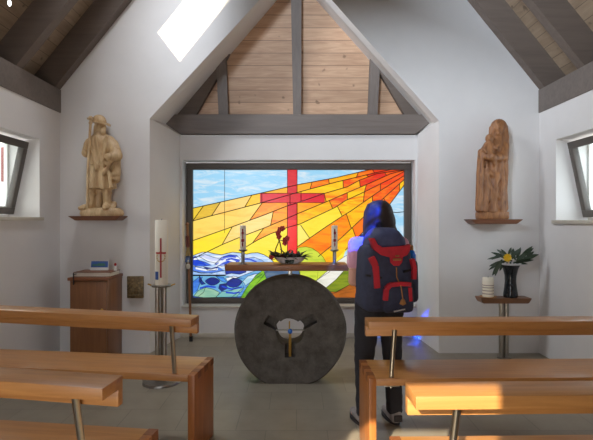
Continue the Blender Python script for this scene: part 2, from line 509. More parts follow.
# niche back wall with the window hole
hx0, hz1 = P(182.5, 160, YB).x, P(182.5, 160, YB).z
hx1, hz0 = P(415, 306, YB).x, P(415, 306, YB).z
bm = NB()
xa, xb = BL[0]-.1, BR[0]+.1
box(bm, (xa, YB, 0), (xb, YB+.34, hz0)); box(bm, (xa, YB, hz1), (xb, YB+.34, 2.50))
box(bm, (xa, YB, hz0), (hx0, YB+.34, hz1)); box(bm, (hx1, YB, hz0), (xb, YB+.34, hz1))
box(bm, (CL[0]-.1, YB+.17, 2.50), (CR[0]+.1, YB+.34, 2.85))
struct('wall_back', bm, M['plaster'])
bm = NB(); box(bm, (BL[0]+.004, YB-.012, 0), (BR[0]-.004, YB, .055), .003); struct('baseboard_back', bm, M['sill'])

# gable in the niche: boards, tie beam, posts, corner beams
ZG = 6.0
def gy(z): return YB+.14-.16*(z-2.6)
bm = NB()
tri = [P(150, 126, YB), P(440, 126, YB), P(297, -28, YB)]
prism(bm, [(v.x, gy(v.z), v.z) for v in tri], (0, .05, 0)); struct('wall_gable', bm, M['gable_boards'])
def gpoly(name, pts, y0, y1, m, lean=True):
    bm = NB(); vs = []
    for px, py in pts:
        v = P(px, py, YB-.02); vs.append(Vector((v.x, (gy(v.z) if lean else YB)+y0, v.z)))
    prism(bm, vs, (0, y1-y0, 0)); return struct(name, bm, m)
gpoly('beam_tie', [(175, 115), (165.5, 124), (180.5, 134), (415.5, 134), (429.5, 123.5), (421, 115)], -.05, .16, M['beam'], False)
gpoly('post_centre', [(293.2, 118), (301.3, 118), (301.3, -24), (290.5, -24)], -.09, -.002, M['postw'])
gpoly('post_left', [(218, 118), (227.8, 118), (226.3, 40), (216.2, 40)], -.09, -.002, M['postw'])
gpoly('post_right', [(368.7, 118), (378.2, 118), (380, 40), (370, 40)], -.09, -.002, M['postw'])
gpoly('beam_corner_left', [(160, 126), (192, 118), (218, 77), (240, 36), (228, 36)], -.075, -.002, M['rafter'])
gpoly('beam_corner_right', [(434, 126), (408.5, 118), (382, 77), (356, 36), (368, 36)], -.075, -.002, M['rafter'])

# rear wall: door opening, gable, small blue pane high up
DX0, DX1, DZ = -1.36, -.36, 2.29
BW = (-1.84, -1.57, 3.655, 3.93)
bm = NB()
def rtop(x): return roof_z(x, -1 if x < RIDGE_X else 1)+RD+.03
def column(x0, x1, z0, z1=None):
    prism(bm, [(x0, YR-.03, z0), (x1, YR-.03, z0), (x1, YR-.03, z1 if z1 else rtop(x1)), (x0, YR-.03, z1 if z1 else rtop(x0))], (0, .03, 0))
column(XL-.3, BW[0], 0); column(BW[0], BW[1], 0, BW[2]); column(BW[0], BW[1], BW[3]); column(BW[1], DX0, 0)
column(DX0, DX1, DZ); column(DX1, RIDGE_X, 0); column(RIDGE_X, XR+.3, 0)
struct('wall_rear', bm, M['plaster'])
bm = NB(); box(bm, (BW[0], YR-.02, BW[2]), (BW[1], YR-.012, BW[3]))
o = struct('window_4', bm, M['blueglass'])
bm = NB()
tube(bm, [(BW[0]-.02, YR-.005, BW[2]+.06), (BW[1]+.02, YR-.005, BW[2]+.16)], .008, 6)
tube(bm, [(BW[0]+.10, YR-.005, BW[2]-.02), (BW[0]+.06, YR-.005, BW[3]+.02)], .012, 6)
q = finish('glazing_bar', bm, M['lead']); q.parent = o

# ================================================================ STAINED GLASS WINDOW
YF, YG = 5.95, 6.01
bm = NB()
def prect(bm, a, b, Z, y0, y1, bev=0):
    p, q = P(*a, Z), P(*b, Z)
    box(bm, (p.x, y0, q.z), (q.x, y1, p.z), bev)
prect(bm, (186.3, 163), (411.2, 169.6), YF, YF, YF+.1, .004); prect(bm, (186.3, 298), (411.2, 303.8), YF, YF, YF+.1, .004)
prect(bm, (186.3, 169.6), (192.4, 298), YF, YF, YF+.1, .004); prect(bm, (404.6, 169.6), (411.2, 298), YF, YF, YF+.1, .004)
win = struct('window_1', bm, M['frame'])
bm = NB(); box(bm, (hx0-.01, YB-.02, hz0-.02), (hx1+.01, YF, hz0+.004), .003); struct('trim_5', bm, M['sill'])

gb = NB(); LA = gb.loops.layers.float_color.new('glass_a'); LB = gb.loops.layers.float_color.new('glass_b')
NL = [0]
def pane(pts, a, b=None):
    NL[0] += 1
    a = srgb(*a); b = srgb(*b) if b else a
    y = YG-NL[0]*.0003
    vs = []
    for px, py in pts:
        v = P(px, py, YG); vs.append(gb.verts.new((v.x, y, v.z)))
    f = gb.faces.new(vs)
    for l in f.loops: l[LA] = a; l[LB] = b
cb = NB()
def came(pts, w=.8, closed=False):
    ps = list(pts)+([pts[0]] if closed else [])
    vs = [P(px, py, YG) for px, py in ps]
    tube(cb, [(v.x, YG-.034, v.z) for v in vs], w*YG/F*.5, 6)

SKY_A, SKY_B = (150, 205, 236), (212, 226, 234)
pane([(192, 169), (405, 169), (405, 299), (192, 299)], SKY_A, SKY_B)
LINES = [
 [(192,208.6),(260,193.5),(297,185),(335,178),(365,171),(372,169.5),(405,169.3)],
 [(192,221.4),(211,216),(260,203.3),(297,192.7),(335,182.5),(375,173),(390,170),(405,169.5)],
 [(192,241),(233,226.6),(265,214.8),(287,206),(297,203),(324,193.6),(347,187),(359,180.5),(376,174),(405,169.8)],
 [(192,259),(207,252),(222,244.7),(240,237.2),(265,227.7),(287,218.4),(297,214),(329,200.7),(345,193.7),(366,184.8),(390,174),(405,170.2)],
 [(192,270),(230,254),(245.5,247.2),(258,239.8),(270,234),(287,227.5),(300,224),(335,207.5),(345,200.8),(364,192),(390,179),(405,171)],
 [(280,258),(297.7,246.3),(326,226.7),(342,216.2),(350,211.4),(378,192),(405,175)],
 [(300,271),(318,256.5),(341,237.8),(383,198.4),(405,178.5)],
 [(330,266),(345,250),(388,206),(404.5,184)]]
def ly(i, x):
    L = LINES[i]
    for (x0, y0), (x1, y1) in zip(L, L[1:]):
        if x <= x1: return y0+(y1-y0)*max(0, (x-x0))/(x1-x0)
    return L[-1][1]
def span(i, xa, xb):
    return [(xa, ly(i, xa))]+[p for p in LINES[i] if xa < p[0] < xb]+[(xb, ly(i, xb))]
Y1, Y2, Y3 = (250, 222, 40), (248, 206, 70), (246, 222, 120)
AM, AM2 = (248, 186, 24), (246, 140, 10)
OR, RD_, RD2 = (250, 112, 14), (236, 70, 22), (214, 54, 30)
# yellow ground under the rays
pane([(192, 208.6)]+span(0, 192, 372)[1:]+[(404.5, 169.5), (404.5, 184), (388, 206), (345, 252), (330, 299), (192, 299)], Y1, (252, 232, 70))
def band(i, j, cells):
    for n, c in enumerate(cells):
        xu0, xl0, a, b = c
        xu1, xl1 = cells[n+1][:2] if n+1 < len(cells) else (404.6, 404.6)
        pts = span(i, xu0, xu1)+span(j, xl0, xl1)[::-1]
        pane(pts, a, b)
        if n: came([(xu0, ly(i, xu0)), (xl0, ly(j, xl0))])
band(0, 1, [(192.4, 192.4, (232, 196, 60), (240, 206, 50)), (204, 193.2, (214, 176, 60), (240, 196, 60)), (221, 212, (250, 208, 112), (246, 190, 96)),
            (252, 245, (246, 192, 20), (248, 206, 40)), (262, 262, (240, 170, 20), (246, 186, 30)), (297, 297, (248, 170, 20), (246, 150, 20)), (312, 310, OR, (246, 160, 20)),
            (328.4, 329, (250, 176, 22), (248, 140, 18)), (358, 356, (238, 84, 20), (250, 140, 20)), (372, 374, (232, 60, 24), (250, 110, 20))])
band(1, 2, [(192.4, 192.4, (250, 214, 100), (246, 196, 84)), (262.7, 249.7, AM2, (248, 176, 20)), (290, 290, (246, 160, 14), AM),
            (301, 301, (250, 208, 20), (248, 170, 24)), (342.7, 343, (240, 80, 24), (250, 150, 20)), (366, 368, (226, 52, 26), (240, 84, 20))])
band(2, 3, [(192.4, 192.4, (252, 226, 50), (250, 210, 60)), (232.7, 222.5, (252, 218, 130), (250, 206, 104)), (273.4, 270.7, (248, 160, 12), (240, 110, 16)),
            (297, 297, (248, 166, 14), (250, 140, 12)), (324, 326, AM, (250, 120, 16)), (359, 360, (222, 44, 26), (240, 90, 18)), (384, 386, (238, 76, 18), (248, 120, 16))])
band(3, 4, [(207, 200, (252, 228, 60), (250, 214, 80)), (264, 252.5, (250, 150, 10), (248, 180, 30)), (297, 297, (250, 196, 20), (248, 150, 20)),
            (329, 332.5, (236, 74, 30), (250, 176, 20)), (347, 347, (250, 200, 20), (250, 150, 24)), (366, 364, (240, 96, 20), (232, 54, 24))])
band(4, 5, [(298, 297.7, (250, 224, 60), (250, 212, 40)), (337, 342, (250, 200, 20), (244, 90, 20)), (364, 363, (246, 130, 20), (238, 80, 20)), (380, 380, (236, 66, 20), (248, 110, 20))])
band(5, 6, [(296, 316, (250, 150, 12), (246, 110, 14)), (346, 351, (250, 190, 20), (246, 110, 20)), (372, 372, (238, 80, 18), (248, 130, 20))])
band(6, 7, [(318, 331, (250, 196, 20), (250, 150, 20)), (352, 356, (246, 120, 20), (240, 80, 20)), (383, 388, (240, 90, 18), (250, 150, 20)), (399, 399, (252, 210, 20), (250, 170, 20))])
# triangle of pale glass beside the upright
pane([(297.4, 226), (301, 225), (309.5, 238), (298, 246)], (252, 230, 110), (250, 216, 80)); came([(300.5, 225), (309.5, 238)])
for i, (a, b) in enumerate(((192.4, 404), (192.4, 404), (192.4, 404), (192.4, 404), (245.5, 404), (297.7, 404), (318, 404), (345, 404.5))):
    came(span(i, a, b), .9)
# lead lines and cross cuts of the sky
came([(225, 169.5), (225, 233)], .45); came([(388, 211.5), (396, 212.6), (405, 211.6)], .9)
# mid-right sky already there; sea
pane([(192,256),(197,254),(203,252),(209,252),(214,253.4),(222,254.6),(228,253),(233,252),(240,252.6),(247,254),(252,252.8),(258,252.5),(264,254.5),(270,258),(276,264),(262,275),(244,299),(192,299)], (170, 200, 240), (240, 244, 250))
came([(192,256),(197,254),(203,252),(209,252),(214,253.4),(222,254.6),(228,253),(233,252),(240,252.6),(247,254),(252,252.8),(258,252.5),(264,254.5),(270,258),(276,264)], .7)
BL1, BL2, NV, WH = (26, 70, 206), (96, 146, 236), (22, 36, 116), (232, 238, 248)
def blob(pts, a, b=None, c=True):
    pane(pts, a, b)
    if c: came(pts, .5, True)
def lens(cx, cy, rx, ry, a, b=None, tilt=0, n=14):
    pts = []
    for i in range(n):
        t = 2*math.pi*i/n; x = rx*math.cos(t)*1.12; y = ry*math.sin(t)*abs(math.sin(t))**.7
        pts.append((cx+x*math.cos(tilt)-y*math.sin(tilt), cy+x*math.sin(tilt)+y*math.cos(tilt)))
    blob(pts, a, b)
blob([(192,257),(196,256),(199,260),(206,262),(212,265),(204,266),(196,266),(192,264)], BL1, BL2)
blob([(199,256),(206,254.5),(214,257),(222,259),(217,263),(208,261)], (214, 218, 244), (180, 196, 240))
blob([(215,264),(222,257),(230,254.5),(237,255),(241,259),(238,263),(230,265),(222,266)], BL1, (190, 208, 246))
blob([(192,266),(200,267),(210,269.5),(219,267),(224,270),(212,273),(200,272),(192,270)], (84, 128, 224), BL2)
blob([(204,266.5),(212,268),(219,266),(216,270),(208,270)], NV, BL1)
blob([(192,270.5),(202,273),(214,272.5),(225,270),(225,274.5),(192,274.5)], (150, 186, 236), WH)
blob([(225,264),(230,263),(236,265),(248,267),(246,272),(240,274),(232,273),(226,274.5)], (26, 52, 150), NV)
blob([(241,256),(247,258),(254,257),(262,260),(268,264),(258,265),(246,263)], (130, 170, 236), WH)
blob([(192,275.5),(226,275.5),(236,278),(246,274),(262,268),(268,270),(258,282),(244,299),(192,299)], (112, 176, 214), (64, 126, 206))
came([(192, 275), (226, 275)], .8)
blob([(193,282),(199,277),(203,276.5),(200,284),(198,290),(193,294)], (70, 130, 220), (40, 90, 200))
blob([(200,275.6),(203,281),(206,283.5),(202,284.5),(199.5,281)], NV, (40, 70, 160))
lens(213, 281, 6.6, 4.0, (20, 38, 128), NV)
blob([(216,275.6),(224,277),(228,283),(222,281)], (60, 130, 220), (100, 170, 230))
blob([(220,284),(226,283),(228,288),(222,291),(219,288)], NV, (30, 50, 140))
lens(234.5, 282.5, 7.4, 4.6, (18, 40, 140), NV, -.15)
blob([(226,278),(234,275.8),(242,278),(240,277.6),(233,277.8),(228,281)], (236, 240, 248), (200, 220, 240))
blob([(243,281),(248,276),(256,273.5),(262,274),(252,281),(246,285)], (160, 204, 220), WH)
blob([(193,297),(199,290),(206,287),(214,289),(220,292),(216,298),(204,297.6)], (128, 178, 156), (170, 206, 170))
blob([(216,297),(222,291.5),(232,290),(238,287),(244,288),(236,297.5)], (110, 176, 176), (150, 200, 180))
blob([(192,295.5),(204,297.2),(236,296.5),(245,296),(244,299),(192,299)], (40, 80, 180), (70, 110, 200))
came([(238, 287), (242, 281), (244, 287), (232, 297)], .5); came([(206, 287), (204, 292), (196, 298)], .5)
for pts in ([(194, 259), (203, 258), (212, 262), (222, 261)], [(216, 266), (224, 261), (233, 258), (240, 258)], [(219, 263), (227, 259), (236, 262)], [(196, 268), (206, 270), (218, 269)], [(230, 266), (238, 268), (246, 268)]):
    pane([(x, y-.9) for x, y in pts]+[(x, y+.9) for x, y in pts[::-1]], WH)
for pts in ([(223, 257), (229, 256), (236, 257)], [(226, 260), (232, 258.5), (239, 260)], [(194, 262), (200, 263), (206, 264.5)], [(243, 259), (250, 259), (257, 262)], [(222, 286), (232, 289), (242, 287)], [(200, 288), (208, 286), (216, 287)], [(226, 292), (234, 293), (240, 292)]):
    pane([(x, y-.8) for x, y in pts]+[(x, y+.8) for x, y in pts[::-1]], (28, 66, 200))
# green land, white path
blob([(240,299),(247,287),(256,275),(266,268),(276,262),(300,262),(300,299)], (130, 190, 30), (80, 150, 30))
blob([(264,270),(290,268),(318,270),(316,290),(270,290)], (70, 96, 130), (110, 130, 150))
blob([(296,250),(299,247.2),(306,246.6),(312,248),(318,252),(323,257),(327,264),(330,271),(312,283),(300,276)], (206, 220, 70), (150, 180, 40))
blob([(311,285),(320,277),(328,270),(336,262),(344,256.5),(352,252.5),(362,250),(362,259),(352,263),(344,270),(336,279),(324,289)], (236, 234, 222), (214, 214, 196))
blob([(324,289),(336,279),(344,270),(352,263),(364,258),(364,276),(350,284),(336,292),(326,295)], (134, 148, 34), (96, 120, 30))
blob([(324,291),(336,291.5),(350,284),(364,276),(372,270),(372,299),(320,299)], (176, 96, 30), (130, 74, 26))
blob([(384,285),(405,270),(405,299),(380,299)], (150, 190, 200), (190, 210, 214))
# red cross
pane([(287.4, 169.3), (297.2, 169.3), (297.2, 262), (287.4, 262)], (216, 36, 44), (200, 30, 44))
pane([(260.3, 193.4), (287.4, 193.4), (287.4, 202.8), (260.3, 202.8)], (220, 34, 50), (206, 30, 50)); pane([(297.2, 193.4), (324.5, 193.4), (324.5, 202.8), (297.2, 202.8)], (220, 34, 50), (206, 30, 50))
pane([(287.4, 220), (297.2, 220), (297.2, 262), (287.4, 262)], (240, 50, 44), (230, 40, 44))
came([(287.4, 169.3), (287.4, 193.4), (260.3, 193.4), (260.3, 202.8), (287.4, 202.8), (287.4, 262)], .7)
came([(297.2, 169.3), (297.2, 193.4), (324.5, 193.4), (324.5, 202.8), (297.2, 202.8), (297.2, 262)], .7)
came([(287.4, 193.4), (297.2, 193.4)], .5); came([(287.4, 202.8), (297.2, 202.8)], .5)
for e in gb.faces: e.normal_update()
g = finish('stained_glass', gb, M['art'], None, smooth=0, recalc=False); g.parent = win
g['label'] = 'stained glass picture of a red cross, yellow and orange rays, blue sea and sky'
c = finish('lead_came', cb, M['lead']); c.parent = win
bm = NB(); prect(bm, (190, 167), (407, 300), YG, YG+.004, YG+.02)   # outer protective sheet
gg = finish('outer_sheet', bm, M['frame']); gg.parent = win

# ================================================================ BENCHES
BD, BT, BH = .375, .042, .52     # seat depth, thickness, height
LIFT = {-1: .022, 1: 0}
def bench(loc, rz, s, L, label):
    """local x runs away from the aisle end (s=+1 right, -1 left); y: 0 = edge near the viewer .. BD"""
    t = thing('church_bench', label, 'bench', loc, rz, 'oak benches in rows')
    X = lambda a, b: (min(s*a, s*b), max(s*a, s*b))
    bm = NB(); x0, x1 = X(BT, L-BT); box(bm, (x0, 0, BH-BT), (x1, BD, BH), .003)
    # edge-glued strips: fine grooves on the seat
    finish('seat', bm, M['oak'], t, True)
    for a in (0, L-BT):
        bm = NB(); x0, x1 = X(a, a+BT); box(bm, (x0, 0, 0), (x1, BD, BH), .003)
        n = 6
        for k in range(n):
            if k % 2 == 0: continue
            y0 = BD*k/n; y1 = BD*(k+1)/n
            xa, xb = X(a-.0008, a+BT+.0008)
            box(bm, (xa, y0, BH-BT), (xb, y1, BH+.0006), 0, 1)
        finish('end_panel', bm, [M['oak_up'], M['oak_end']], t, True)
    # rail behind the seat: book ledge on top of a lower board
    x0, x1 = X(-.025, L-.012)
    def lift():
        for v in bm.verts: v.co.z += LIFT[s]*abs(v.co.x)
    bm = NB(); box(bm, (x0, -.022, .775), (x1, .012, .837), .003); lift(); finish('backrest', bm, M['oak'], t, True)
    bm = NB(); box(bm, (x0, -.128, .836), (x1, .012, .88), .003); lift(); finish('book_ledge', bm, M['oak'], t, True)
    for a in (.135, L-.135):
        bm = NB(); tube(bm, [(s*a, .028, BH-BT-.006), (s*a, .026, BH+.01), (s*a+(.016 if s < 0 else 0), -.062, .84+LIFT[s]*a)], .0135, 14)
        p = finish('post', bm, M['steel'], t, True)
        bm = NB(); box(bm, (s*a-.045, .004, BH-BT-.008), (s*a+.045, .06, BH-BT), .002)
        tube(bm, [(s*a, .03, BH-BT-.02), (s*a, .03, BH-BT-.006)], .008, 8)
        q = finish('fixing_plate', bm, M['steel'], p, True)
    # small wire hook at the foot of the end panel
    bm = NB(); hx = s*(BT+.012)
    tube(bm, [(s*BT, .1, .10), (hx+s*.01, .1, .10), (hx+s*.035, .1, .03), (hx+s*.05, .1, .045)], .006, 8)
    finish('floor_bracket', bm, M['steel_dark'], t, True)
    return t
AL, AR = R(-7.5), R(1.2)
def place(farx, fary, rz, s, L, label):
    d = Vector((-math.sin(rz), math.cos(rz), 0))*BD
    return bench((farx-d.x, fary-d.y, 0), rz, s, L, label)
place(-.562, 3.185, AL, -1, 1.78, 'front oak bench on the left, nearest the wooden cabinet and paschal candle')
place(-.615, 2.09, AL, -1, 1.78, 'second oak bench on the left, cut off by the lower left corner')
place(.418, 3.125, AR, 1, 2.08, 'front oak bench on the right, directly behind the backpack wearer\'s legs')
place(.40, 2.02, AR, 1, 2.08, 'second oak bench on the right, its ledge crossed by a sun patch')

# ================================================================ ALTAR
AY = 4.16; ac = Vector((P(290, 0, AY).x, AY, .452))
t = thing('altar', 'round dark millstone altar with narrow wooden top board below stained glass', 'altar', (ac.x, AY+.12, 0))
TH = .25; RS = .5
bm = NB(); N = 96; ring0, ring1, r2, r3 = [], [], [], []
def rr(k, z=0):
    a = 2*math.pi*k/N
    return RS*(1+.010*math.sin(3*a+1)+.012*(noise.noise(Vector((math.cos(a)*2, math.sin(a)*2, z)))))
for k in range(N):
    a = 2*math.pi*k/N; ca, sa = math.cos(a), math.sin(a)
    ring0.append(bm.verts.new((ac.x+ca*(rr(k)-.02), AY, ac.z+sa*(rr(k)-.02)))); ring1.append(bm.verts.new((ac.x+ca*rr(k), AY+.025, ac.z+sa*rr(k))))
    r2.append(bm.verts.new((ac.x+ca*rr(k, 3), AY+TH-.025, ac.z+sa*rr(k, 3)))); r3.append(bm.verts.new((ac.x+ca*(rr(k, 3)-.02), AY+TH, ac.z+sa*(rr(k, 3)-.02))))
bm.faces.new(ring0); bm.faces.new(r3[::-1])
for a, b in ((ring0, ring1), (ring1, r2), (r2, r3)):
    for k in range(N): bm.faces.new((a[k], b[k], b[(k+1)%N], a[(k+1)%N]))
bmesh.ops.recalc_face_normals(bm, faces=bm.faces)
hc = P(290, 332.3, AY)
cuts = []
cb1 = NB(); pts = []
for k in range(28):
    a = 2*math.pi*k/28; x = .128*math.cos(a); z = .122*math.sin(a)
    pts.append((hc.x+x*(1+.04*math.sin(5*a)), AY-.1, hc.z+z*(1+.05*math.cos(3*a))))
prism(cb1, pts, (0, .6, 0)); cuts.append(cb1)
cb2 = NB(); box(cb2, (-2, 3, -1), (2, 5, 0)); cuts.append(cb2)
for ang, ln in ((R(270), .225), (R(30), .255), (R(152), .245)):
    c3 = NB(); m = Matrix.Translation((hc.x, AY, hc.z)) @ Matrix.Rotation(-ang, 4, 'Y')
    box(c3, (0, -.05, -.046), (ln, .11, .046), 0, 0, m); cuts.append(c3)
boolean('millstone', bm, cuts, M['stone'], t)
bm = NB(); a, b = P(225.5, 264.6, AY), P(348, 270.6, AY)
ys = AY-.04
box(bm, (a.x, ys, b.z), (b.x, ys+.3, a.z), .006); finish('altar_board', bm, M['altarw'], t)
ztop = a.z
bm = NB(); box(bm, (ac.x-.018, AY+.1, .925), (ac.x+.018, AY+.16, b.z+.001), .003); finish('support_post', bm, M['steel'], t)

# little cross with a blue gem in the eye of the stone
t = thing('small_cross', 'small metal cross with a blue gem inside the millstone hole', 'cross', (hc.x, AY+.035, hc.z-.215))
bm = NB(); tube(bm, [(hc.x-.006, AY+.035, hc.z-.224), (hc.x-.006, AY+.035, hc.z+.09)], .006, 10)
tube(bm, [(hc.x+.006, AY+.035, hc.z-.224), (hc.x+.006, AY+.035, hc.z-.01)], .006, 10); finish('upright', bm, M['brass'], t)
bm = NB(); tube(bm, [(hc.x-.126, AY+.033, hc.z+.012), (hc.x+.126, AY+.033, hc.z+.012)], .007, 10); finish('crossbar', bm, M['steel'], t)
bm = NB(); ell(bm, (hc.x, AY+.018, hc.z+.004), (.021, .014, .024)); gm = finish('gem', bm, M['bottle'], t); gm['label'] = 'round blue gem at the crossing'

# altar candles
def altar_candle(px, label):
    p = P(px, 264.6, AY+.05); y = AY+.05; x = p.x; z = ztop
    t = thing('altar_candle', label, 'candle', (x, y, z), 0, 'candles on the altar board')
    bm = NB(); lathe(bm, [(.045, z), (.045, z+.006), (.02, z+.012), (.016, z+.02), (.016, z+.112), (.03, z+.116), (.042, z+.126), (.040, z+.13), (.0, z+.13)], (x, y, 0), 20)
    finish('holder', bm, M['steel_dark'], t)
    zc = z+.128; hh = P(0, 225.5, AY+.05).z-zc
    bm = NB(); lathe(bm, [(.027, zc), (.027, zc+hh-.004), (.023, zc+hh), (.006, zc+hh-.006), (0, zc+hh-.006)], (x, y, 0), 24); cd = finish('wax_body', bm, M['wax'], t)
    bm = NB()
    for dz, w in ((.05, .006), (.085, .012), (.12, .005), (.15, .010), (.175, .006)):
        box(bm, (x-w, y-.0285, zc+dz-.012), (x+w, y-.02, zc+dz+.012), .001)
    box(bm, (x-.003, y-.0285, zc+.03), (x+.003, y-.02, zc+.19)); finish('ornament', bm, M['red'], cd)
    bm = NB(); tube(bm, [(x, y, zc+hh-.006), (x+.001, y, zc+hh+.009)], .0015, 6); finish('wick', bm, M['blackcloth'], t)
altar_candle(243, 'slim white candle with red ornament near the left end of altar board')
altar_candle(334.5, 'slim white candle with red ornament on altar board beside the backpack wearer')

# planter with orchid
p = P(290, 264.6, AY+.08); x, y, z = p.x, AY+.08, ztop
t = thing('orchid_bowl', 'pale oval bowl with dark foliage and red orchid stem on altar', 'planter', (x, y, z))
bm = NB(); lathe(bm, [(.05, z), (.085, z+.004), (.12, z+.03), (.145, z+.062), (.137, z+.062), (.115, z+.04), (0, z+.035)], (x, y, 0), 32, 0, 1, .5); finish('bowl', bm, M['clay'], t)
bm = NB(); random.seed(3)
for k in range(54):
    a = random.uniform(0, 6.28); ox = random.uniform(-.11, .11)
    leaf(bm, (x+ox, y+random.uniform(-.03, .03), z+.05), (math.cos(a)*.8, math.sin(a)*.6-.2, random.uniform(.3, 1.0)), (0, 0, 1), random.uniform(.07, .125), .014, .5)
for k in range(16):
    leaf(bm, (x-.07+random.uniform(-.05, .05), y-.02, z+.055), (random.uniform(-.9, .6), -.4, random.uniform(.4, 1.2)), (0, -.4, 1), random.uniform(.07, .11), .013, .4)
for k in range(7):
    leaf(bm, (x-.01+random.uniform(-.03, .04), y-.05, z+.05), (random.uniform(-.4, .4), -.7, -.4), (0, -.3, 1), .05, .012, .4)
finish('foliage', bm, M['leaf_dark'], t)
bm = NB()
st = [P(px, py, AY+.06) for px, py in ((281, 258), (281.5, 250), (280, 243), (277.5, 236), (279, 229), (282, 228))]
tube(bm, [(v.x, AY+.06, v.z) for v in st], .006, 8)
st2 = [P(px, py, AY+.06) for px, py in ((274, 258), (276, 248), (279.5, 240), (284, 241))]
tube(bm, [(v.x, AY+.06, v.z) for v in st2], .005, 8)
finish('flower_stem', bm, M['stem'], t)
for (px, py) in ((278, 233), (280, 229.5), (282.5, 228.5), (279, 236.5), (285, 240), (287, 238.5), (285, 243), (271.5, 257), (283, 256)):
    bm = NB(); v = P(px, py, AY+.05)
    for k in range(5):
        a = 2*math.pi*k/5+px
        leaf(bm, v, (math.cos(a), -.3, math.sin(a)), (0, -1, 0), .027, .013, .2, 0, 4)
    ell(bm, v, .009, 8); finish('blossom', bm, M['petal_red'], t)

# ================================================================ PASCHAL CANDLE
cz = 4.2; x = P(161.5, 0, cz).x; y = cz
t = thing('candle_stand', 'tall steel floor stand with round base holding the big candle', 'candle stand', (x, y, 0))
bm = NB(); lathe(bm, [(.165, 0), (.165, .012), (.16, .022), (.05, .03), (0, .03)], (x, y, 0), 40); finish('base', bm, M['steel_dark'], t)
zt = P(0, 287, cz).z
for k in range(3):
    a = R(90)+2*math.pi*k/3; bm = NB()
    tube(bm, [(x+.036*math.cos(a), y+.036*math.sin(a), .025), (x+.036*math.cos(a), y+.036*math.sin(a), zt)], .021, 16); finish('column_tube', bm, M['steel'], t)
bm = NB(); lathe(bm, [(.05, zt-.002), (.085, zt+.004), (.09, zt+.018), (.085, zt+.022), (0, zt+.022)], (x, y, 0), 32); finish('plate', bm, M['steel'], t)
for k in range(4):
    a = R(0)+math.pi/2*k; bm = NB(); ca, sa = math.cos(a), math.sin(a)
    box(bm, (-.028, -.012, -.006), (.028, .012, .006), .004, 0, Matrix.Translation((x+ca*.096, y+sa*.096, zt+.018)) @ Matrix.Rotation(a, 4, 'Z') @ Matrix.Rotation(R(-20), 4, 'Y'))
    finish('prong', bm, M['brass'] if k in (0, 2) else M['steel'], t)
zc = zt+.022; top = P(0, 220, cz).z; rc = .057
t = thing('paschal_candle', 'thick white paschal candle bearing a red cross on steel stand', 'candle', (x, y, zc))
bm = NB(); lathe(bm, [(rc, zc), (rc, top-.008), (rc-.006, top), (.02, top-.008), (0, top-.01)], (x, y, 0), 40); finish('wax_body', bm, M['wax'], t)
bm = NB()
def onc(bm, u0, u1, z0, z1, th=.004):
    """patch lying on the candle's surface, u in metres round the front"""
    n = 6
    for r_, flip in ((rc+th, 0),):
        vs = []
        for k in range(n+1):
            a = -math.pi/2+(u0+(u1-u0)*k/n)/rc
            vs.append((x+(rc-.003)*math.cos(a), y+(rc-.003)*math.sin(a), x+r_*math.cos(a), y+r_*math.sin(a)))
        rows = [[bm.verts.new((v[0], v[1], z0)), bm.verts.new((v[2], v[3], z0)), bm.verts.new((v[2], v[3], z1)), bm.verts.new((v[0], v[1], z1))] for v in vs]
        for a_, b_ in zip(rows, rows[1:]):
            for i in range(4): bm.faces.new((a_[i], b_[i], b_[(i+1)%4], a_[(i+1)%4]))
        bm.faces.new(rows[0][::-1]); bm.faces.new(rows[-1])
zx = P(0, 252.5, cz).z; o_ = .010
onc(bm, o_-.007, o_+.007, P(0, 277, cz).z, P(0, 238, cz).z); onc(bm, o_-.044, o_+.044, zx-.009, zx+.006); finish('wax_cross', bm, M['red'], t)
bm = NB()
for k in range(18):
    a0 = math.pi*2*k/18; rad = .036
    onc(bm, o_+rad*math.cos(a0)-.006, o_+rad*math.cos(a0)+.006, zx-.035+rad*1.2*math.sin(a0)-.004, zx-.035+rad*1.2*math.sin(a0)+.004, .003)
finish('gold_ornament', bm, M['gold'], t)
bm = NB(); onc(bm, -.045, -.012, P(0, 279, cz).z, P(0, 271, cz).z, .003); finish('blue_mark', bm, M['blue'], t)
bm = NB(); tube(bm, [(x, y, top-.01), (x+.003, y, top+.012)], .002, 6); finish('wick', bm, M['blackcloth'], t)

# ================================================================ CABINET + things on it
cx0, cx1 = -2.285, -1.90; cy0, cy1 = 4.72, YW-.004
ch = P(0, 277.6, cy0).z
t = thing('cabinet', 'brown wooden cabinet standing against the wall below the pilgrim statue', 'cabinet', ((cx0+cx1)/2, cy0, 0))
bm = NB(); box(bm, (cx0, cy0+.02, .0), (cx1, cy1, ch-.03), .004); finish('body', bm, M['cab'], t)
bm = NB(); box(bm, (cx0-.012, cy0-.012, ch-.03), (cx1+.012, cy1, ch), .005); finish('top', bm, M['cab_top'], t)
bm = NB(); box(bm, (cx0+.012, cy0-.002, .05), (cx1-.012, cy0+.021, ch-.04), .003); d = finish('door', bm, M['cab'], t)
bm = NB(); ell(bm, (cx1-.05, cy0-.012, .55), .013); finish('knob', bm, M['brass'], d)
bx, by = -2.07, 4.78
t = thing('book', 'large closed book with white pages lying on the wooden cabinet', 'book', (bx, by+.12, ch))
bm = NB(); box(bm, (bx-.19, by-.02, ch), (bx+.19, by+.24, ch+.006), .002); box(bm, (bx-.19, by-.02, ch+.044), (bx+.19, by+.24, ch+.05), .002); box(bm, (bx-.192, by-.02, ch), (bx-.186, by+.24, ch+.05), .002); finish('cover', bm, M['cover'], t)
bm = NB(); box(bm, (bx-.186, by-.012, ch+.006), (bx+.182, by+.232, ch+.044), .002); finish('pages', bm, M['paper'], t)
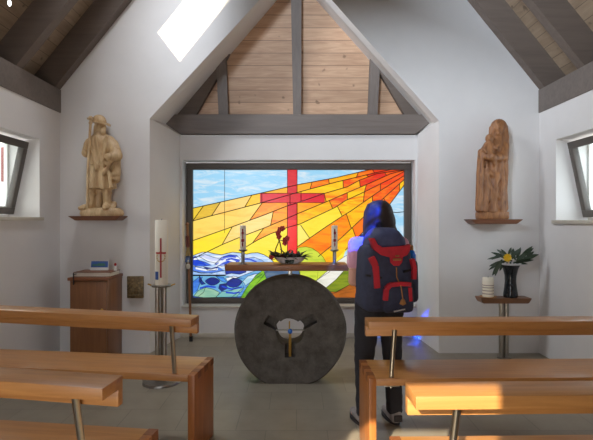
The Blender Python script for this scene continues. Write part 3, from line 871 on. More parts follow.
bm = NB(); box(bm, (bx-.168, cy0-.018, ch-.07), (bx-.156, cy0-.0135, ch+.045)); box(bm, (bx-.168, cy0-.018, ch+.03), (bx-.156, by-.01, ch+.034)); finish('ribbon', bm, M['blackcloth'], t)
# postcard
pc = P(99.2, 271, 4.93); pw, ph = .095, .10
t = thing('postcard', 'small blue picture card propped upright on the big book', 'card', (pc.x, 4.93, ch+.05))
bm = NB(); m = Matrix.Translation((pc.x, 4.93, ch+.0515)) @ Matrix.Rotation(R(-10), 4, 'X')
box(bm, (-pw, -.002, 0), (pw, .002, ph), 0, 0, m); finish('card', bm, M['white'], t)
bm = NB()
box(bm, (-pw+.006, -.003, .03), (pw-.006, -.002, ph-.005), 0, 0, m); pp = finish('picture', bm, M['blue'], t); pp['label'] = 'blue lake picture on the card'
bm = NB(); box(bm, (-pw+.02, -.0036, .045), (pw-.03, -.003, .062), 0, 0, m); box(bm, (-.02, -.0036, .06), (pw-.04, -.003, .072), 0, 0, m); finish('picture_land', bm, plain('card_shore', srgb(60, 110, 90), .6), pp)
v = P(115.3, 271, 4.92)
t = thing('figurine', 'tiny white figure with red top beside the blue card', 'figurine', (v.x, 4.92, ch+.05))
bm = NB(); lathe(bm, [(.016, ch+.05), (.017, ch+.06), (.010, ch+.085), (.008, ch+.10), (0, ch+.10)], (v.x, 4.92, 0), 16); finish('body', bm, M['white'], t)
bm = NB(); lathe(bm, [(.008, ch+.099), (.013, ch+.11), (.010, ch+.125), (0, ch+.13)], (v.x, 4.92, 0), 16); finish('head', bm, M['red'], t)
# bronze plaque
a, b = P(126.3, 276.5, YW-.05), P(142.5, 298.5, YW-.05)
t = thing('wall_plaque', 'small square bronze relief plaque on wall beside the cabinet', 'plaque', ((a.x+b.x)/2, YW-.02, b.z))
bm = NB(); box(bm, (a.x, YW-.035, b.z), (b.x, YW-.001, a.z), .006); finish('back_plate', bm, M['bronze'], t)
bm = NB(); mx, mz = (a.x+b.x)/2, (a.z+b.z)/2
ell(bm, (mx-.03, YW-.036, mz+.02), (.02, .012, .024)); ell(bm, (mx-.03, YW-.036, mz-.035), (.03, .014, .05))
ell(bm, (mx+.035, YW-.036, mz+.035), (.016, .012, .02)); ell(bm, (mx+.035, YW-.036, mz-.025), (.024, .014, .055)); cap(bm, (mx-.06, YW-.036, mz-.09), (mx+.06, YW-.036, mz-.085), .012)
finish('relief', bm, M['bronze'], t)

# pilgrim staff leaning in the niche corner
t = thing('pilgrim_staff', 'thin pilgrim staff with coloured ribbons leaning in the window corner', 'staff', (P(189.5, 0, 5.6).x, 5.62, 0))
s0 = Vector((P(190.5, 0, 5.6).x, 5.62, 0)); s1 = Vector((P(187, 0, 5.76).x, 5.775, P(0, 224, 5.76).z))
bm = NB(); tube(bm, [s0, s0.lerp(s1, .5)+Vector((.004, 0, 0)), s1], [.017, .014, .015], 10); ell(bm, s1, .022, 10); finish('shaft', bm, M['cab'], t)
bm = NB(); tube(bm, [s0, s0+Vector((0, .002, .06))], .022, 12); finish('foot', bm, M['blackcloth'], t)
def sp(py):
    f = (P(0, py, 5.74).z-s0.z)/(s1.z-s0.z); return s0.lerp(s1, f)
bm = NB(); tube(bm, [sp(247), sp(236)], .024, 10); finish('red_wrap', bm, plain('rust_cloth', srgb(104, 54, 44), .8), t)
bm = NB(); tube(bm, [sp(256)+Vector((0, -.012, 0)), sp(248)], [.034, .016], 8); finish('yellow_ribbon', bm, plain('dull_yellow_cloth', srgb(150, 124, 74), .8), t)
bm = NB(); tube(bm, [sp(262)+Vector((-.008, -.015, 0)), sp(254)], [.034, .02], 8); finish('blue_ribbon', bm, plain('dull_blue_cloth', srgb(84, 104, 146), .8), t)
bm = NB(); ell(bm, sp(266)+Vector((0, -.03, 0)), (.028, .02, .034), 12); ell(bm, sp(261)+Vector((0, -.03, 0)), (.016, .014, .02), 12); finish('shell', bm, M['sill'], t)

# ================================================================ STATUES
def shelf(name, pts_px, Z, m, label):
    bm = NB(); (x0, x1, x2, x3, y0, y1) = pts_px
    y_f = Z; a = P(x0, y0, Z); b = P(x1, y0, Z); c = P(x3, y1, Z); d = P(x2, y1, Z)
    b_in = P(x1, y0, YW).x; a_in = P(x0, y0, YW).x
    if x0 < CX: c.x += b_in-b.x+.02; b.x = b_in+.02
    else: d.x += a_in-a.x-.02; a.x = a_in-.02
    y_b = YW-.002
    th = a.z-c.z
    fr = [bm.verts.new(v) for v in ((a.x, y_f, a.z), (b.x, y_f, a.z), (c.x, y_f+.02, c.z), (d.x, y_f+.02, c.z))]
    bk = [bm.verts.new((v.co.x, y_b, v.co.z)) for v in fr]
    bm.faces.new(fr); bm.faces.new(bk[::-1])
    for i in range(4): bm.faces.new((fr[i], bk[i], bk[(i+1)%4], fr[(i+1)%4]))
    bmesh.ops.bevel(bm, geom=list(bm.edges), offset=.004, segments=2, affect='EDGES')
    o = finish(name, bm, m); tag(o, label, 'shelf')
    return a.z
SZ = 4.88
zsh = shelf('wall_shelf', (67.5, 126.5, 74, 121, 216, 220.5), SZ, M['shelfw'], 'wooden wall shelf under the pale pilgrim statue')
zs2 = shelf('wall_shelf', (465, 523.5, 470, 518, 219.3, 224), SZ, M['shelfw'], 'dark wooden wall shelf under the amber Madonna statue')
# centre line of figures at depth
YS = 4.99
def S(px, py, dy=0): 
    return P(px, py, YS+dy)
U = YS/F   # metres per pixel
dz1 = zsh-P(0, 215.2, YS).z
base_c = S(102, 215.2)
t = thing('pilgrim_statue', 'pale carved wooden pilgrim with brimmed hat and staff on left shelf', 'statue', (base_c.x, YS, zsh))
def Sd(px, py, dy=0): return S(px, py, dy)+Vector((0, 0, dz1))
bm = NB()
# rocky base
bx = []
lathe(bm, [(.22, 0), (.235, .02), (.225, .06), (.19, .085), (0, .09)], (base_c.x, YS, zsh+.001), 24, 0, 1, .46)
finish('plinth', bm, M['lime'], t)
bm = NB()
# boots and legs
for pts in (([(92, 184), (91.5, 197), (91, 204)]), ([(107, 184), (107, 197), (107.5, 203)])):
    chain(bm, [Sd(*p) for p in pts], [.058, .044, .042])
chain(bm, [Sd(91, 205.5, 0), Sd(84, 206.5, -.06), Sd(80, 207.2, -.075)], [.042, .034, .022])
chain(bm, [Sd(107.5, 204.5, 0), Sd(106, 206, -.08), Sd(105, 206.6, -.12)], [.042, .038, .03])
for px, py, r in ((92, 193, .055), (107, 192, .055)):
    ell(bm, Sd(px, py), (r, r, .02))
cap(bm, Sd(99, 184, .05), Sd(99, 205, .05), .05, .055)        # drapery behind the legs
cap(bm, Sd(114, 203, .0), Sd(112, 207, -.02), .03, .04)
# tunic
secs = [(188, 102.5, 13.2, 9.5), (180, 102.2, 12.4, 9), (170, 101.5, 11.4, 8.6), (162, 101, 10.6, 8.4), (154, 101.5, 11.4, 8.6), (146, 101.5, 12.4, 8.4), (139, 101, 11.2, 7.4), (134, 100.5, 7.5, 5.5), (131, 100.5, 4, 4)]
rings = []
for i, (py, px, rx, ry) in enumerate(secs):
    c = Sd(px, py); ring = []
    for k in range(40):
        a = 2*math.pi*k/40; fold = 1+(.085 if py > 160 else .03)*math.sin(a*9+py*.03)*min(1, (py-130)/40)
        ring.append(bm.verts.new(c+Vector((math.cos(a)*rx*U*fold, math.sin(a)*ry*U*fold, 0))))
    rings.append(ring)
for a, b in zip(rings, rings[1:]):
    for k in range(40): bm.faces.new((a[k], a[(k+1)%40], b[(k+1)%40], b[k]))
bm.faces.new(rings[0][::-1]); bm.faces.new(rings[-1])
# cape over shoulders, lapels, arms
ell(bm, Sd(109, 145, -.01), (.085, .085, .11)); ell(bm, Sd(93.5, 144, 0), (.07, .08, .10))
chain(bm, [Sd(113, 144, -.02), Sd(117, 155, -.06), Sd(109, 156, -.12)], [.062, .058, .042])     # left arm bent to the chest
ell(bm, Sd(108, 155, -.135), (.034, .03, .03))
chain(bm, [Sd(91, 142, -.02), Sd(86.5, 152, -.06), Sd(87.5, 143, -.13)], [.058, .05, .036])      # right arm lifts to the staff
ell(bm, Sd(88.2, 141, -.135), (.032, .03, .034))
cap(bm, Sd(117, 158, .0), Sd(116, 173, -.03), .04, .05); ell(bm, Sd(116, 178, -.03), (.045, .045, .05))   # bag at the hip
for a, b in (((96, 136), (101, 160)), ((106, 136), (103, 160)), ((93, 150), (96, 168)), ((112, 160), (104, 172)), ((97, 164), (94, 186)), ((102, 166), (103, 187)), ((108, 166), (111, 186))):
    cap(bm, Sd(*a, -.085), Sd(*b, -.098), .016, .02)
cap(bm, Sd(91.5, 163, -.085), Sd(111, 162, -.085), .018)        # belt
# head: neck, face turned to the right, beard, hair
cap(bm, Sd(100.5, 136), Sd(100.8, 129), .042)
ell(bm, Sd(101, 126.5, -.01), (.052, .06, .062)); ell(bm, Sd(103, 130.5, -.045), (.032, .036, .042))
ell(bm, Sd(105.2, 126.8, -.052), (.014, .016, .016)); cap(bm, Sd(96.5, 126), Sd(96, 135), .03, .026)
ell(bm, Sd(100, 120.5), (.066, .07, .052))
remesh('figure', bm, M['lime'], t, .0085, 2)
bm = NB()
# hat brim turned up on the left
rings = []
for r in (.2, .62, 1.0):
    ring = []
    for k in range(36):
        a = 2*math.pi*k/36; cx_ = math.cos(a); sy_ = math.sin(a)
        lift = .045*r*r*max(0, -cx_)**1.0 - .030*r*r*max(0, cx_) + .03*r*r*max(0, sy_)
        ring.append((cx_*.118*r, sy_*.112*r, lift))
    rings.append(ring)
c = Sd(99, 122.2, -.005)
up = [[bm.verts.new(c+Vector(p)+Vector((0, 0, .009))) for p in r_] for r_ in rings]; dn = [[bm.verts.new(c+Vector(p)-Vector((0, 0, .009))) for p in r_] for r_ in rings]
for a, b in zip(up, up[1:]):
    for k in range(36): bm.faces.new((a[k], b[k], b[(k+1)%36], a[(k+1)%36]))
for a, b in zip(dn, dn[1:]):
    for k in range(36): bm.faces.new((a[k], a[(k+1)%36], b[(k+1)%36], b[k]))
for k in range(36): bm.faces.new((up[-1][k], dn[-1][k], dn[-1][(k+1)%36], up[-1][(k+1)%36])); bm.faces.new((up[0][k], up[0][(k+1)%36], dn[0][(k+1)%36], dn[0][k]))
ell(bm, Sd(99.3, 118.8), (.066, .066, .052))
finish('hat', bm, M['lime'], t)
bm = NB(); tube(bm, [Sd(87.2, 207.5, -.115), Sd(88, 165, -.15), Sd(90.8, 117.5, -.13)], .0135, 10); ell(bm, Sd(90.8, 117.5, -.13), .026, 12); ell(bm, Sd(90.5, 122, -.13), .02, 12); finish('staff', bm, M['lime'], t)

# Madonna
dz2 = zs2-P(0, 219.3, YS).z
def Sm(px, py, dy=0): return S(px, py, dy)+Vector((0, 0, dz2))
bc = Sm(492, 219.3)
t = thing('madonna_statue', 'amber carved wooden Madonna holding the child on right shelf', 'statue', (bc.x, YS, zs2))
bm = NB(); box(bm, (bc.x-.142, YS-.098, zs2+.001), (bc.x+.142, YS+.1, zs2+.08), .012); finish('plinth', bm, M['carve'], t)
bm = NB()
secs = [(212.5, 492, 13.4, 9.6), (204, 491.6, 13.2, 9.2), (192, 491.6, 13.2, 8.8), (180, 491.5, 12.6, 8.6), (168, 491.2, 11.6, 8.4), (158, 491.4, 11.2, 8.4), (150, 493, 11.6, 8), (143, 496, 10, 7), (138, 498, 7.5, 6), (134, 498.5, 4.5, 4.5)]
rings = []
for i, (py, px, rx, ry) in enumerate(secs):
    c = Sm(px, py); ring = []
    for k in range(44):
        a = 2*math.pi*k/44; fold = 1+.11*math.sin(a*8+py*.045)*min(1, (py-132)/40)
        ring.append(bm.verts.new(c+Vector((math.cos(a)*rx*U*fold, math.sin(a)*ry*U*fold, 0))))
    rings.append(ring)
for a, b in zip(rings, rings[1:]):
    for k in range(44): bm.faces.new((a[k], a[(k+1)%44], b[(k+1)%44], b[k]))
bm.faces.new(rings[0][::-1]); bm.faces.new(rings[-1])
# folds of the robe and cloak
for pts in ([(482, 152), (481, 185), (480, 210)], [(487, 164), (487, 186), (485, 211)], [(494, 166), (496, 190), (493, 211)], [(502, 160), (498, 178), (488, 200)],
            [(503, 168), (503, 185), (500, 208)], [(484, 176), (492, 192), (502, 200)], [(486, 170), (494, 176), (503, 172)]):
    chain(bm, [Sm(*p, -.083) for p in pts], [.019, .026, .024], 10)
# cloak edges along the right side
chain(bm, [Sm(505, 134, .01), Sm(505.5, 146, .0), Sm(504, 160, -.02), Sm(505, 175, -.01), Sm(504.5, 190, 0), Sm(504.5, 208, 0)], [.03, .04, .045, .035, .03, .04])
chain(bm, [Sm(481, 152, 0), Sm(479.5, 175, 0), Sm(479, 209, 0)], [.035, .035, .04])
# arms
chain(bm, [Sm(504, 146, -.02), Sm(503, 157, -.07), Sm(492, 158, -.12)], [.055, .05, .036]); ell(bm, Sm(490, 158, -.125), (.034, .026, .026))
chain(bm, [Sm(488, 146, -.01), Sm(483, 155, -.05), Sm(488, 157, -.11)], [.052, .05, .036])
# head and veil
cap(bm, Sm(498.5, 137), Sm(498.5, 131), .04)
ell(bm, Sm(498.6, 128.5, -.022), (.055, .06, .072)); ell(bm, Sm(498.2, 129.4, -.082), (.010, .014, .018)); ell(bm, Sm(498.2, 133.4, -.055), (.03, .028, .026))
ell(bm, Sm(498.6, 126.6, .012), (.084, .08, .082))
chain(bm, [Sm(491.8, 128, .0), Sm(491.5, 138, .01), Sm(489, 146, .02)], [.03, .032, .03]); chain(bm, [Sm(505, 127, .0), Sm(505.6, 138, 0), Sm(505, 148, 0)], [.03, .036, .034])
# the child
ell(bm, Sm(489.5, 138.5, -.09), (.043, .046, .05)); ell(bm, Sm(489.6, 139.2, -.134), (.008, .01, .01)); cap(bm, Sm(489.5, 144, -.085), Sm(488.5, 153, -.09), .042, .055)
chain(bm, [Sm(492, 145, -.11), Sm(496, 148.5, -.13), Sm(498, 145, -.12)], [.022, .02, .016]); chain(bm, [Sm(487, 145, -.10), Sm(484, 149, -.12), Sm(486, 152, -.14)], [.022, .02, .016])
chain(bm, [Sm(489, 155, -.10), Sm(493.5, 156.5, -.14), Sm(494.5, 164, -.12)], [.035, .03, .022])
remesh('figure', bm, M['carve'], t, .0085, 2)

# ================================================================ SIDE TABLE WITH VASE AND CANDLE
TZ = 4.82
zt = P(0, 298.5, TZ).z
x0, x1 = P(475, 0, 4.98).x, P(532.5, 0, TZ).x
t = thing('pedestal_table', 'small wooden wall-side table on two steel tubes under the Madonna', 'table', (P(504, 0, TZ+.12).x, TZ+.12, 0))
bm = NB()
th = .055
a = [(x0, TZ, zt), (x1, TZ, zt), (x1-.03, TZ+.01, zt-th), (x0+.03, TZ+.01, zt-th)]
fr = [bm.verts.new(v) for v in a]; bk = [bm.verts.new((v[0], 5.0, v[2])) for v in a]
bm.faces.new(fr); bm.faces.new(bk[::-1])
for i in range(4): bm.faces.new((fr[i], bk[i], bk[(i+1)%4], fr[(i+1)%4]))
bmesh.ops.bevel(bm, geom=list(bm.edges), offset=.006, segments=2, affect='EDGES'); finish('tabletop', bm, M['tablew'], t)
for px in (501.2, 506.3):
    v = P(px, 0, TZ+.12); bm = NB(); tube(bm, [(v.x, TZ+.12, 0), (v.x, TZ+.12, zt-th+.004)], .025, 16); finish('leg', bm, M['steel'], t)
v = P(504, 0, TZ+.12); bm = NB(); lathe(bm, [(.07, 0), (.07, .012), (0, .016)], (v.x, TZ+.12, 0), 32); finish('foot_plate', bm, M['steel_dark'], t)
# vase
VZ = 4.9; v = P(510.5, 0, VZ); vx, vy = v.x, VZ; q = VZ/F
vh = P(0, 263, VZ).z-zt
t = thing('vase', 'tall black waisted vase with pale rim on the small wooden table', 'vase', (vx, vy, zt))
prof = [(6.3, 0), (6.8, .03), (6.9, .09), (5.9, .3), (5.3, .5), (5.6, .68), (7.1, .88), (8.8, 1.0)]
bm = NB(); lathe(bm, [(r*q, zt+h*(vh-.02)) for r, h in prof]+[(7.6*q, zt+vh-.02), (4.6*q, zt+vh*.6), (0, zt+vh*.55)], (vx, vy, 0), 36); finish('body', bm, M['black'], t)
bm = NB(); lathe(bm, [(8.6*q, zt+vh-.021), (9.9*q, zt+vh-.008), (9.9*q, zt+vh), (8.0*q, zt+vh), (7.6*q, zt+vh-.021)], (vx, vy, 0), 36)
finish('rim', bm, M['clay'], t)
t = thing('flower_arrangement', 'dark green leaves with one yellow flower standing in the black vase', 'flowers', (vx, vy, zt+vh*.6))
bm = NB()
for k in range(6):
    a = k*1.05; tube(bm, [(vx+.015*math.cos(a), vy+.015*math.sin(a), zt+vh*.6), (vx+.04*math.cos(a), vy+.04*math.sin(a), zt+vh+.012)], .004, 6)
finish('stems', bm, M['leaf'], t)
def pxd(dx, dy, k=-.15): return (dx, k, -dy)
LV = [((509, 260), (-10, -6), 17, 4.2, .3), ((506, 261), (-12, 2), 14, 4, .5), ((500, 259), (-7, 12), 17, 4.6, .2), ((497, 261), (-2, 12), 14, 3.6, .1), ((512, 259), (2, -10), 10, 4.4, .4),
      ((514, 260), (10, -7), 14, 4.4, .2), ((517, 259), (12, -9), 18, 4.4, .12), ((520, 257), (10, -9), 15, 3.6, .0), ((521, 258), (14, -4), 15, 4, .1), ((515, 261), (14, -1), 16, 3.4, .0),
      ((507, 258), (-4, -9), 9, 3.6, .5), ((503, 256), (-6, -7), 9, 3.4, .3), ((511, 261), (-5, -4), 12, 3.6, .6), ((516, 258), (4, -8), 11, 3.8, .3), ((524, 255), (6, -9), 9, 3, .1), ((500, 254), (-8, 4), 9, 3, .4), ((526, 257), (8, -6), 9, 3, .1), ((509, 257), (6, -6), 12, 3.8, .3),
      ((499, 257), (-9, 0), 10, 2.6, .5), ((501, 261), (-9, 6), 13, 3, .4), ((513, 260), (-2, -9), 9, 3, .3), ((519, 260), (12, -3), 14, 3, .1), ((522, 256), (9, -7), 10, 3, .1), ((506, 255), (3, -7), 8, 3, .2), ((512, 262), (12, 1), 14, 3, .1), ((503, 262), (-3, 8), 9, 2.6, .2)]
for i, ((px, py), d, L, w, bd) in enumerate(LV):
    bm = NB(); b0 = P(px, py, VZ); b0.y = vy-.03+.025*math.sin(i*2.1)
    leaf(bm, b0, pxd(*d, .06*math.cos(i*1.7)), (.1*math.sin(i*3), -.9, .45), L*q*1.08, w*q*.46, bd)
    finish('leaf', bm, M['leaf'], t)
bm = NB(); c = P(503.5, 257, VZ); c.y = vy-.085
for ring, n_, L in ((0, 11, .046), (1, 9, .032)):
    for k in range(n_):
        a = 2*math.pi*k/n_+ring*.3; leaf(bm, c+Vector((0, -.004*ring, 0)), (math.cos(a), -.35-.3*ring, math.sin(a)), (0, -1, .1), L, .013, .1, 0, 4)
ell(bm, c+Vector((0, -.006, 0)), (.014, .012, .014), 10); tube(bm, [c, (vx-.02, vy-.01, zt+vh-.01)], .003, 6); finish('blossom', bm, M['petal_yellow'], t)
# pillar candle on saucer
v = P(488, 0, 4.88); kx, ky, q = v.x, 4.88, 4.88/F
t = thing('saucer', 'flat gold-brown saucer under the small pillar candle', 'saucer', (kx, ky, zt))
bm = NB(); lathe(bm, [(6*q, zt), (8.2*q, zt+.01), (8.2*q, zt+.014), (0, zt+.010)], (kx, ky, 0), 32); finish('dish', bm, plain('wooden_dish', srgb(176, 128, 76), .5), t)
zc = zt+.0115; hh = P(0, 277.3, 4.88).z-zc
t = thing('pillar_candle', 'short striped white pillar candle on saucer beside the black vase', 'candle', (kx, ky, zc))
bm = NB(); lathe(bm, [(5.4*q, zc), (5.4*q, zc+hh*.93), (5*q, zc+hh), (0, zc+hh*.97)], (kx, ky, 0), 32); finish('wax_body', bm, M['wax'], t)
for f0 in (.14, .30, .46, .58):
    bm = NB(); lathe(bm, [(5.3*q, zc+hh*f0), (5.5*q, zc+hh*f0+.001), (5.5*q, zc+hh*f0+.008), (5.3*q, zc+hh*f0+.009)], (kx, ky, 0), 32); finish('stripe', bm, plain('taupe_stripe', srgb(150, 126, 116), .6), t)
bm = NB(); tube(bm, [(kx, ky, zc+hh*.965), (kx+.001, ky, zc+hh+.012)], .0018, 6); finish('wick', bm, M['blackcloth'], t)

# ================================================================ PERSON
px0, py0, yaw = .588, 3.36, R(11)
per = thing('person', 'person seen from behind in pink t-shirt and dark trousers facing window', 'person', (px0, py0, 0), yaw)
def arm_pts(s):
    return [(s*.17, -.0, 1.27), (s*.198, -.03, 1.025), (s*.10, .16, .945-.03*s)]
bm = NB()
ell(bm, (0, 0, .87), (.155, .11, .115)); ell(bm, (0, 0, 1.0), (.125, .092, .15)); ell(bm, (0, .0, 1.165), (.15, .105, .165))
cap(bm, (-.145, -.005, 1.28), (.145, -.005, 1.28), .05); cap(bm, (0, -.015, 1.27), (0, .012, 1.40), .052, .048)
ell(bm, (-.07, .085, 1.15), (.06, .045, .06)); ell(bm, (.07, .085, 1.15), (.06, .045, .06))
# head
ell(bm, (0, .012, 1.483), (.072, .09, .088), 24); ell(bm, (0, .048, 1.432), (.054, .058, .058), 20); ell(bm, (0, .085, 1.405), (.026, .022, .018))
ell(bm, (0, .108, 1.452), (.011, .016, .016)); cap(bm, (0, .098, 1.478), (0, .112, 1.452), .008, .010)
for s in (-1, 1):
    ell(bm, (s*.075, .015, 1.462), (.012, .022, .032)); cap(bm, (s*.045, .093, 1.487), (s*.018, .1, 1.489), .008)
    A = arm_pts(s)
    chain(bm, A, [.047, .038, .025])
    # hand: palm, four fingers, thumb
    w = Vector(A[2]); dn = Vector((-s*.62, .62, -.35)).normalized(); sd = Vector((s*.25, -.25, -1)).cross(dn).cross(dn).normalized()*-1
    for k in range(4): cap(bm, w+dn*.02+sd*(-.018+.012*k), w+dn*.085+sd*(-.03+.02*k), .013, .012)
    for k, L in enumerate((.052, .066, .072, .062)):
        b0 = w+dn*.085+sd*(-.033+.0215*k); b1 = b0+dn*L*.5+Vector((-s*.006, -.004, 0)); b2 = b1+dn*L*.45+Vector((-s*.016, -.014, 0))
        chain(bm, [b0, b1, b2], [.0088, .0082, .0068], 10)
    b0 = w+dn*.03+sd*.025; b1 = b0+dn*.03+sd*.028+Vector((-s*.012, 0, 0)); b2 = b1+dn*.034+sd*.008+Vector((-s*.008, 0, 0))
    chain(bm, [b0, b1, b2], [.013, .0105, .0085], 10)
    chain(bm, [(s*.085, 0, .84), (s*.105, .012, .46), (s*.115, -.012, .09)], [.088, .056, .036])
    cap(bm, (s*.115, -.025, .05), (s*.14, .12, .035), .034, .028)
body = remesh('body', bm, M['skin'], per, .0058, 2, True)
for s in (-1, 1):
    bm = NB(); ell(bm, (s*.03, .089, 1.474), (.012, .010, .009), 12); finish('eye', bm, M['eye'], per, True)
bm = NB(); ell(bm, (0, .103, 1.425), (.022, .008, .006), 12); finish('mouth', bm, M['lip'], per, True)
# clothes
bm = NB()
ell(bm, (0, 0, .90), (.165, .122, .10)); ell(bm, (0, 0, 1.0), (.142, .108, .15)); ell(bm, (0, .0, 1.165), (.163, .118, .165)); cap(bm, (-.15, -.005, 1.275), (.15, -.005, 1.275), .06)
ell(bm, (-.07, .085, 1.15), (.068, .055, .068)); ell(bm, (.07, .085, 1.15), (.068, .055, .068))
for s in (-1, 1):
    A = [Vector(p) for p in arm_pts(s)]; m_ = A[0].lerp(A[1], .50)
    cap(bm, A[0], m_, .062, .058)
remesh('t_shirt', bm, M['shirt'], per, .011, 4, True)
bm = NB(); ell(bm, (0, 0, .86), (.168, .124, .10))
for s in (-1, 1):
    chain(bm, [(s*.085, 0, .83), (s*.105, .012, .46), (s*.115, -.014, .10)], [.1, .070, .058])
    ell(bm, (s*.08, -.05, .80), (.085, .075, .085))
def wrinkle(me):
    for v in me.vertices:
        n_ = noise.noise(v.co*14)+.5*noise.noise(v.co*30); v.co += v.normal*.006*n_
remesh('trousers', bm, M['trouser'], per, .012, 3, True, wrinkle)
for s, tx in ((-1, .02), (1, .0)):
    bm = NB(); hx = s*.115
    cap(bm, (hx, -.035, .045), (hx+s*tx*.6, .07, .045), .044, .042); cap(bm, (hx+s*tx*.6, .07, .04), (hx+s*tx, .155, .035), .042, .033); cap(bm, (hx, -.03, .06), (hx, -.02, .105), .045, .046)
    sh = remesh('shoe', bm, M['shoe'], per, .009, 3, True)
    bm = NB(); pts = []
    axis = Vector((s*tx, .19, 0)).normalized(); side = Vector((axis.y, -axis.x, 0))
    for k in range(28):
        a = 2*math.pi*k/28; u = .128*math.cos(a); w_ = .049*math.sin(a)*(1+.12*math.cos(a)); pts.append(Vector((hx+s*tx*.45, .058, .0))+axis*u+side*w_)
    prism(bm, pts, (0, 0, .024)); finish('sole', bm, M['sole'], sh, True)
    bm = NB(); box(bm, (hx-.03, -.085, .03), (hx+.03, -.07, .075), .006); finish('heel_patch', bm, M['sole'], sh, True)
# hair
bm = NB()
ell(bm, (.004, -.006, 1.500), (.094, .106, .094), 24); ell(bm, (.006, -.048, 1.43), (.100, .074, .12), 20)
ell(bm, (.006, -.066, 1.33), (.116, .056, .13), 20)
rnd = random.Random(11)
for k in range(30):
    a = R(190)+R(160)*k/29; x_ = math.cos(a)*.094; y_ = math.sin(a)*.088
    e = rnd.uniform(-.02, .02)
    chain(bm, [(x_*.45, y_*.45-.005, 1.577), (x_*.80, y_*.80, 1.55), (x_*.98, y_*.95, 1.50), (x_*1.10, y_-.012, 1.40), (x_*1.26+e*.5, y_-.03, 1.31), (x_*1.36+e, y_-.035, 1.225+rnd.uniform(-.03, .03))], [.012, .013, .014, .015, .014, .006], 8)
for s in (-1, 1):
    for q_ in range(3): chain(bm, [(s*.03, .03+.01*q_, 1.572), (s*.065, .03-.01*q_, 1.555), (s*.086, .035-.02*q_, 1.50), (s*.098, .02-.02*q_, 1.40), (s*.112, .0-.02*q_, 1.27)], [.012, .014, .016, .016, .008], 8)
remesh('hair', bm, M['hair'], per, .0065, 3, True)

# ================================================================ BACKPACK (local frame like the person's)
bpx = px0-.066
bp = thing('backpack', 'large navy and red hiking backpack worn by the person', 'backpack', (bpx, py0, .84), yaw)
Z0 = .84
def L(x, y, z): return (x, y, z-Z0)
def rbox(bm, lo, hi, bev): box(bm, L(*lo), L(*hi), 0); 
def soft(name, lo, hi, m, parent, bev=.05, top=1.0, bulge=.0, seg=4):
    bm = NB(); x0, y0, z0 = lo; x1, y1, z1 = hi
    box(bm, L(*lo), L(*hi)); bmesh.ops.bevel(bm, geom=list(bm.edges), offset=bev, segments=seg, affect='EDGES', profile=.5)
    bmesh.ops.subdivide_edges(bm, edges=[e for e in bm.edges if e.calc_length() > .06], cuts=3, use_grid_fill=True)
    cx_, cz_ = (x0+x1)/2, (z0+z1)/2-Z0
    for v in bm.verts:
        fz = (v.co.z-cz_)/((z1-z0)/2); v.co.x = cx_+(v.co.x-cx_)*(1-(1-top)*max(0, fz))
        if v.co.y < (y0+y1)/2: v.co.y -= bulge*(1-min(1, abs(fz))**2)
        v.co += Vector((1, 1, 1))*.0035*noise.noise(v.co*16)
    return finish(name, bm, m, parent, True, 180)
soft('main_compartment', (-.158, -.36, .855), (.172, -.125, 1.29), M['navydark'], bp, .055, .92, .02)
ld = soft('lid', (-.115, -.35, 1.225), (.135, -.12, 1.40), M['navy'], bp, .07, .70, .02)
# red trim under the lid with a drooping tongue
def ribbon(name, pts, w, y, m, parent, th=.008):
    bm = NB()
    vs = [Vector(p) for p in pts]
    for i in range(len(vs)-1):
        a, b = vs[i], vs[i+1]; d = Vector((b.x-a.x, 0, b.z-a.z)).normalized(); n_ = Vector((-d.z, 0, d.x))*w
        q4 = [L(*(a+n_)), L(*(b+n_)), L(*(b-n_)), L(*(a-n_))]
        prism(bm, q4, (0, th, 0))
    return finish(name, bm, m, parent, True)
def panel(name, pts, y, m, parent, th=.012):
    bm = NB(); prism(bm, [L(x, y(x, z) if callable(y) else y, z) for x, z in pts], (0, th, 0)); return finish(name, bm, m, parent, True)
yf = -.392
panel('lid_trim', [(-.132, 1.335), (-.105, 1.262), (-.06, 1.228), (.0, 1.212), (.003, 1.18), (.026, 1.158), (.06, 1.158), (.08, 1.18), (.086, 1.214), (.115, 1.226), (.132, 1.25), (.136, 1.295), (.12, 1.288), (.05, 1.282), (-.05, 1.276), (-.085, 1.296), (-.105, 1.335)], yf+.008, M['packred'], bp, .045)
bm = NB(); box(bm, L(.015, yf-.006, 1.192), L(.07, yf+.006, 1.206), .003); tube(bm, [L(.03, yf-.004, 1.222), L(.055, yf-.004, 1.222)], .005, 8); finish('buckle', bm, M['tan'], bp, True)
ribbon('side_stripe', [(-.125, yf, 1.215), (-.098, yf, 1.16), (-.088, yf, 1.02)], .019, yf, M['packred'], bp, .03)
ribbon('side_stripe', [(.150, yf, 1.20), (.165, yf, 1.14), (.162, yf, 1.07)], .013, yf, M['packred'], bp, .03)
soft('front_pocket', (-.055, -.43, .862), (.145, -.34, 1.045), M['navydark'], bp, .03, .95, .01, 3)
yp = -.445
ribbon('pocket_trim', [(-.052, yp, .95), (-.045, yp, 1.02), (-.02, yp, 1.045), (.05, yp, 1.05), (.115, yp, 1.045)], .0125, yp, M['packred'], bp, .03)
ribbon('pocket_trim', [(.108, yp, 1.025), (.113, yp, .94)], .011, yp, M['packred'], bp, .03)
bm = NB(); tube(bm, [L(.035, yf-.006, 1.15), L(.037, -.40, 1.09), L(.045, yp-.006, 1.03), L(.052, yp-.012, .96)], .004, 8)
ell(bm, L(.053, yp-.012, .945), (.014, .008, .016), 12); prism(bm, [L(.04, yp-.014, .95), L(.066, yp-.014, .95), L(.074, yp-.014, .928), L(.053, yp-.014, .918), L(.032, yp-.014, .928)], (0, .008, 0))
finish('zip_pull', bm, M['tan'], bp, True)
bm = NB(); xx = .0
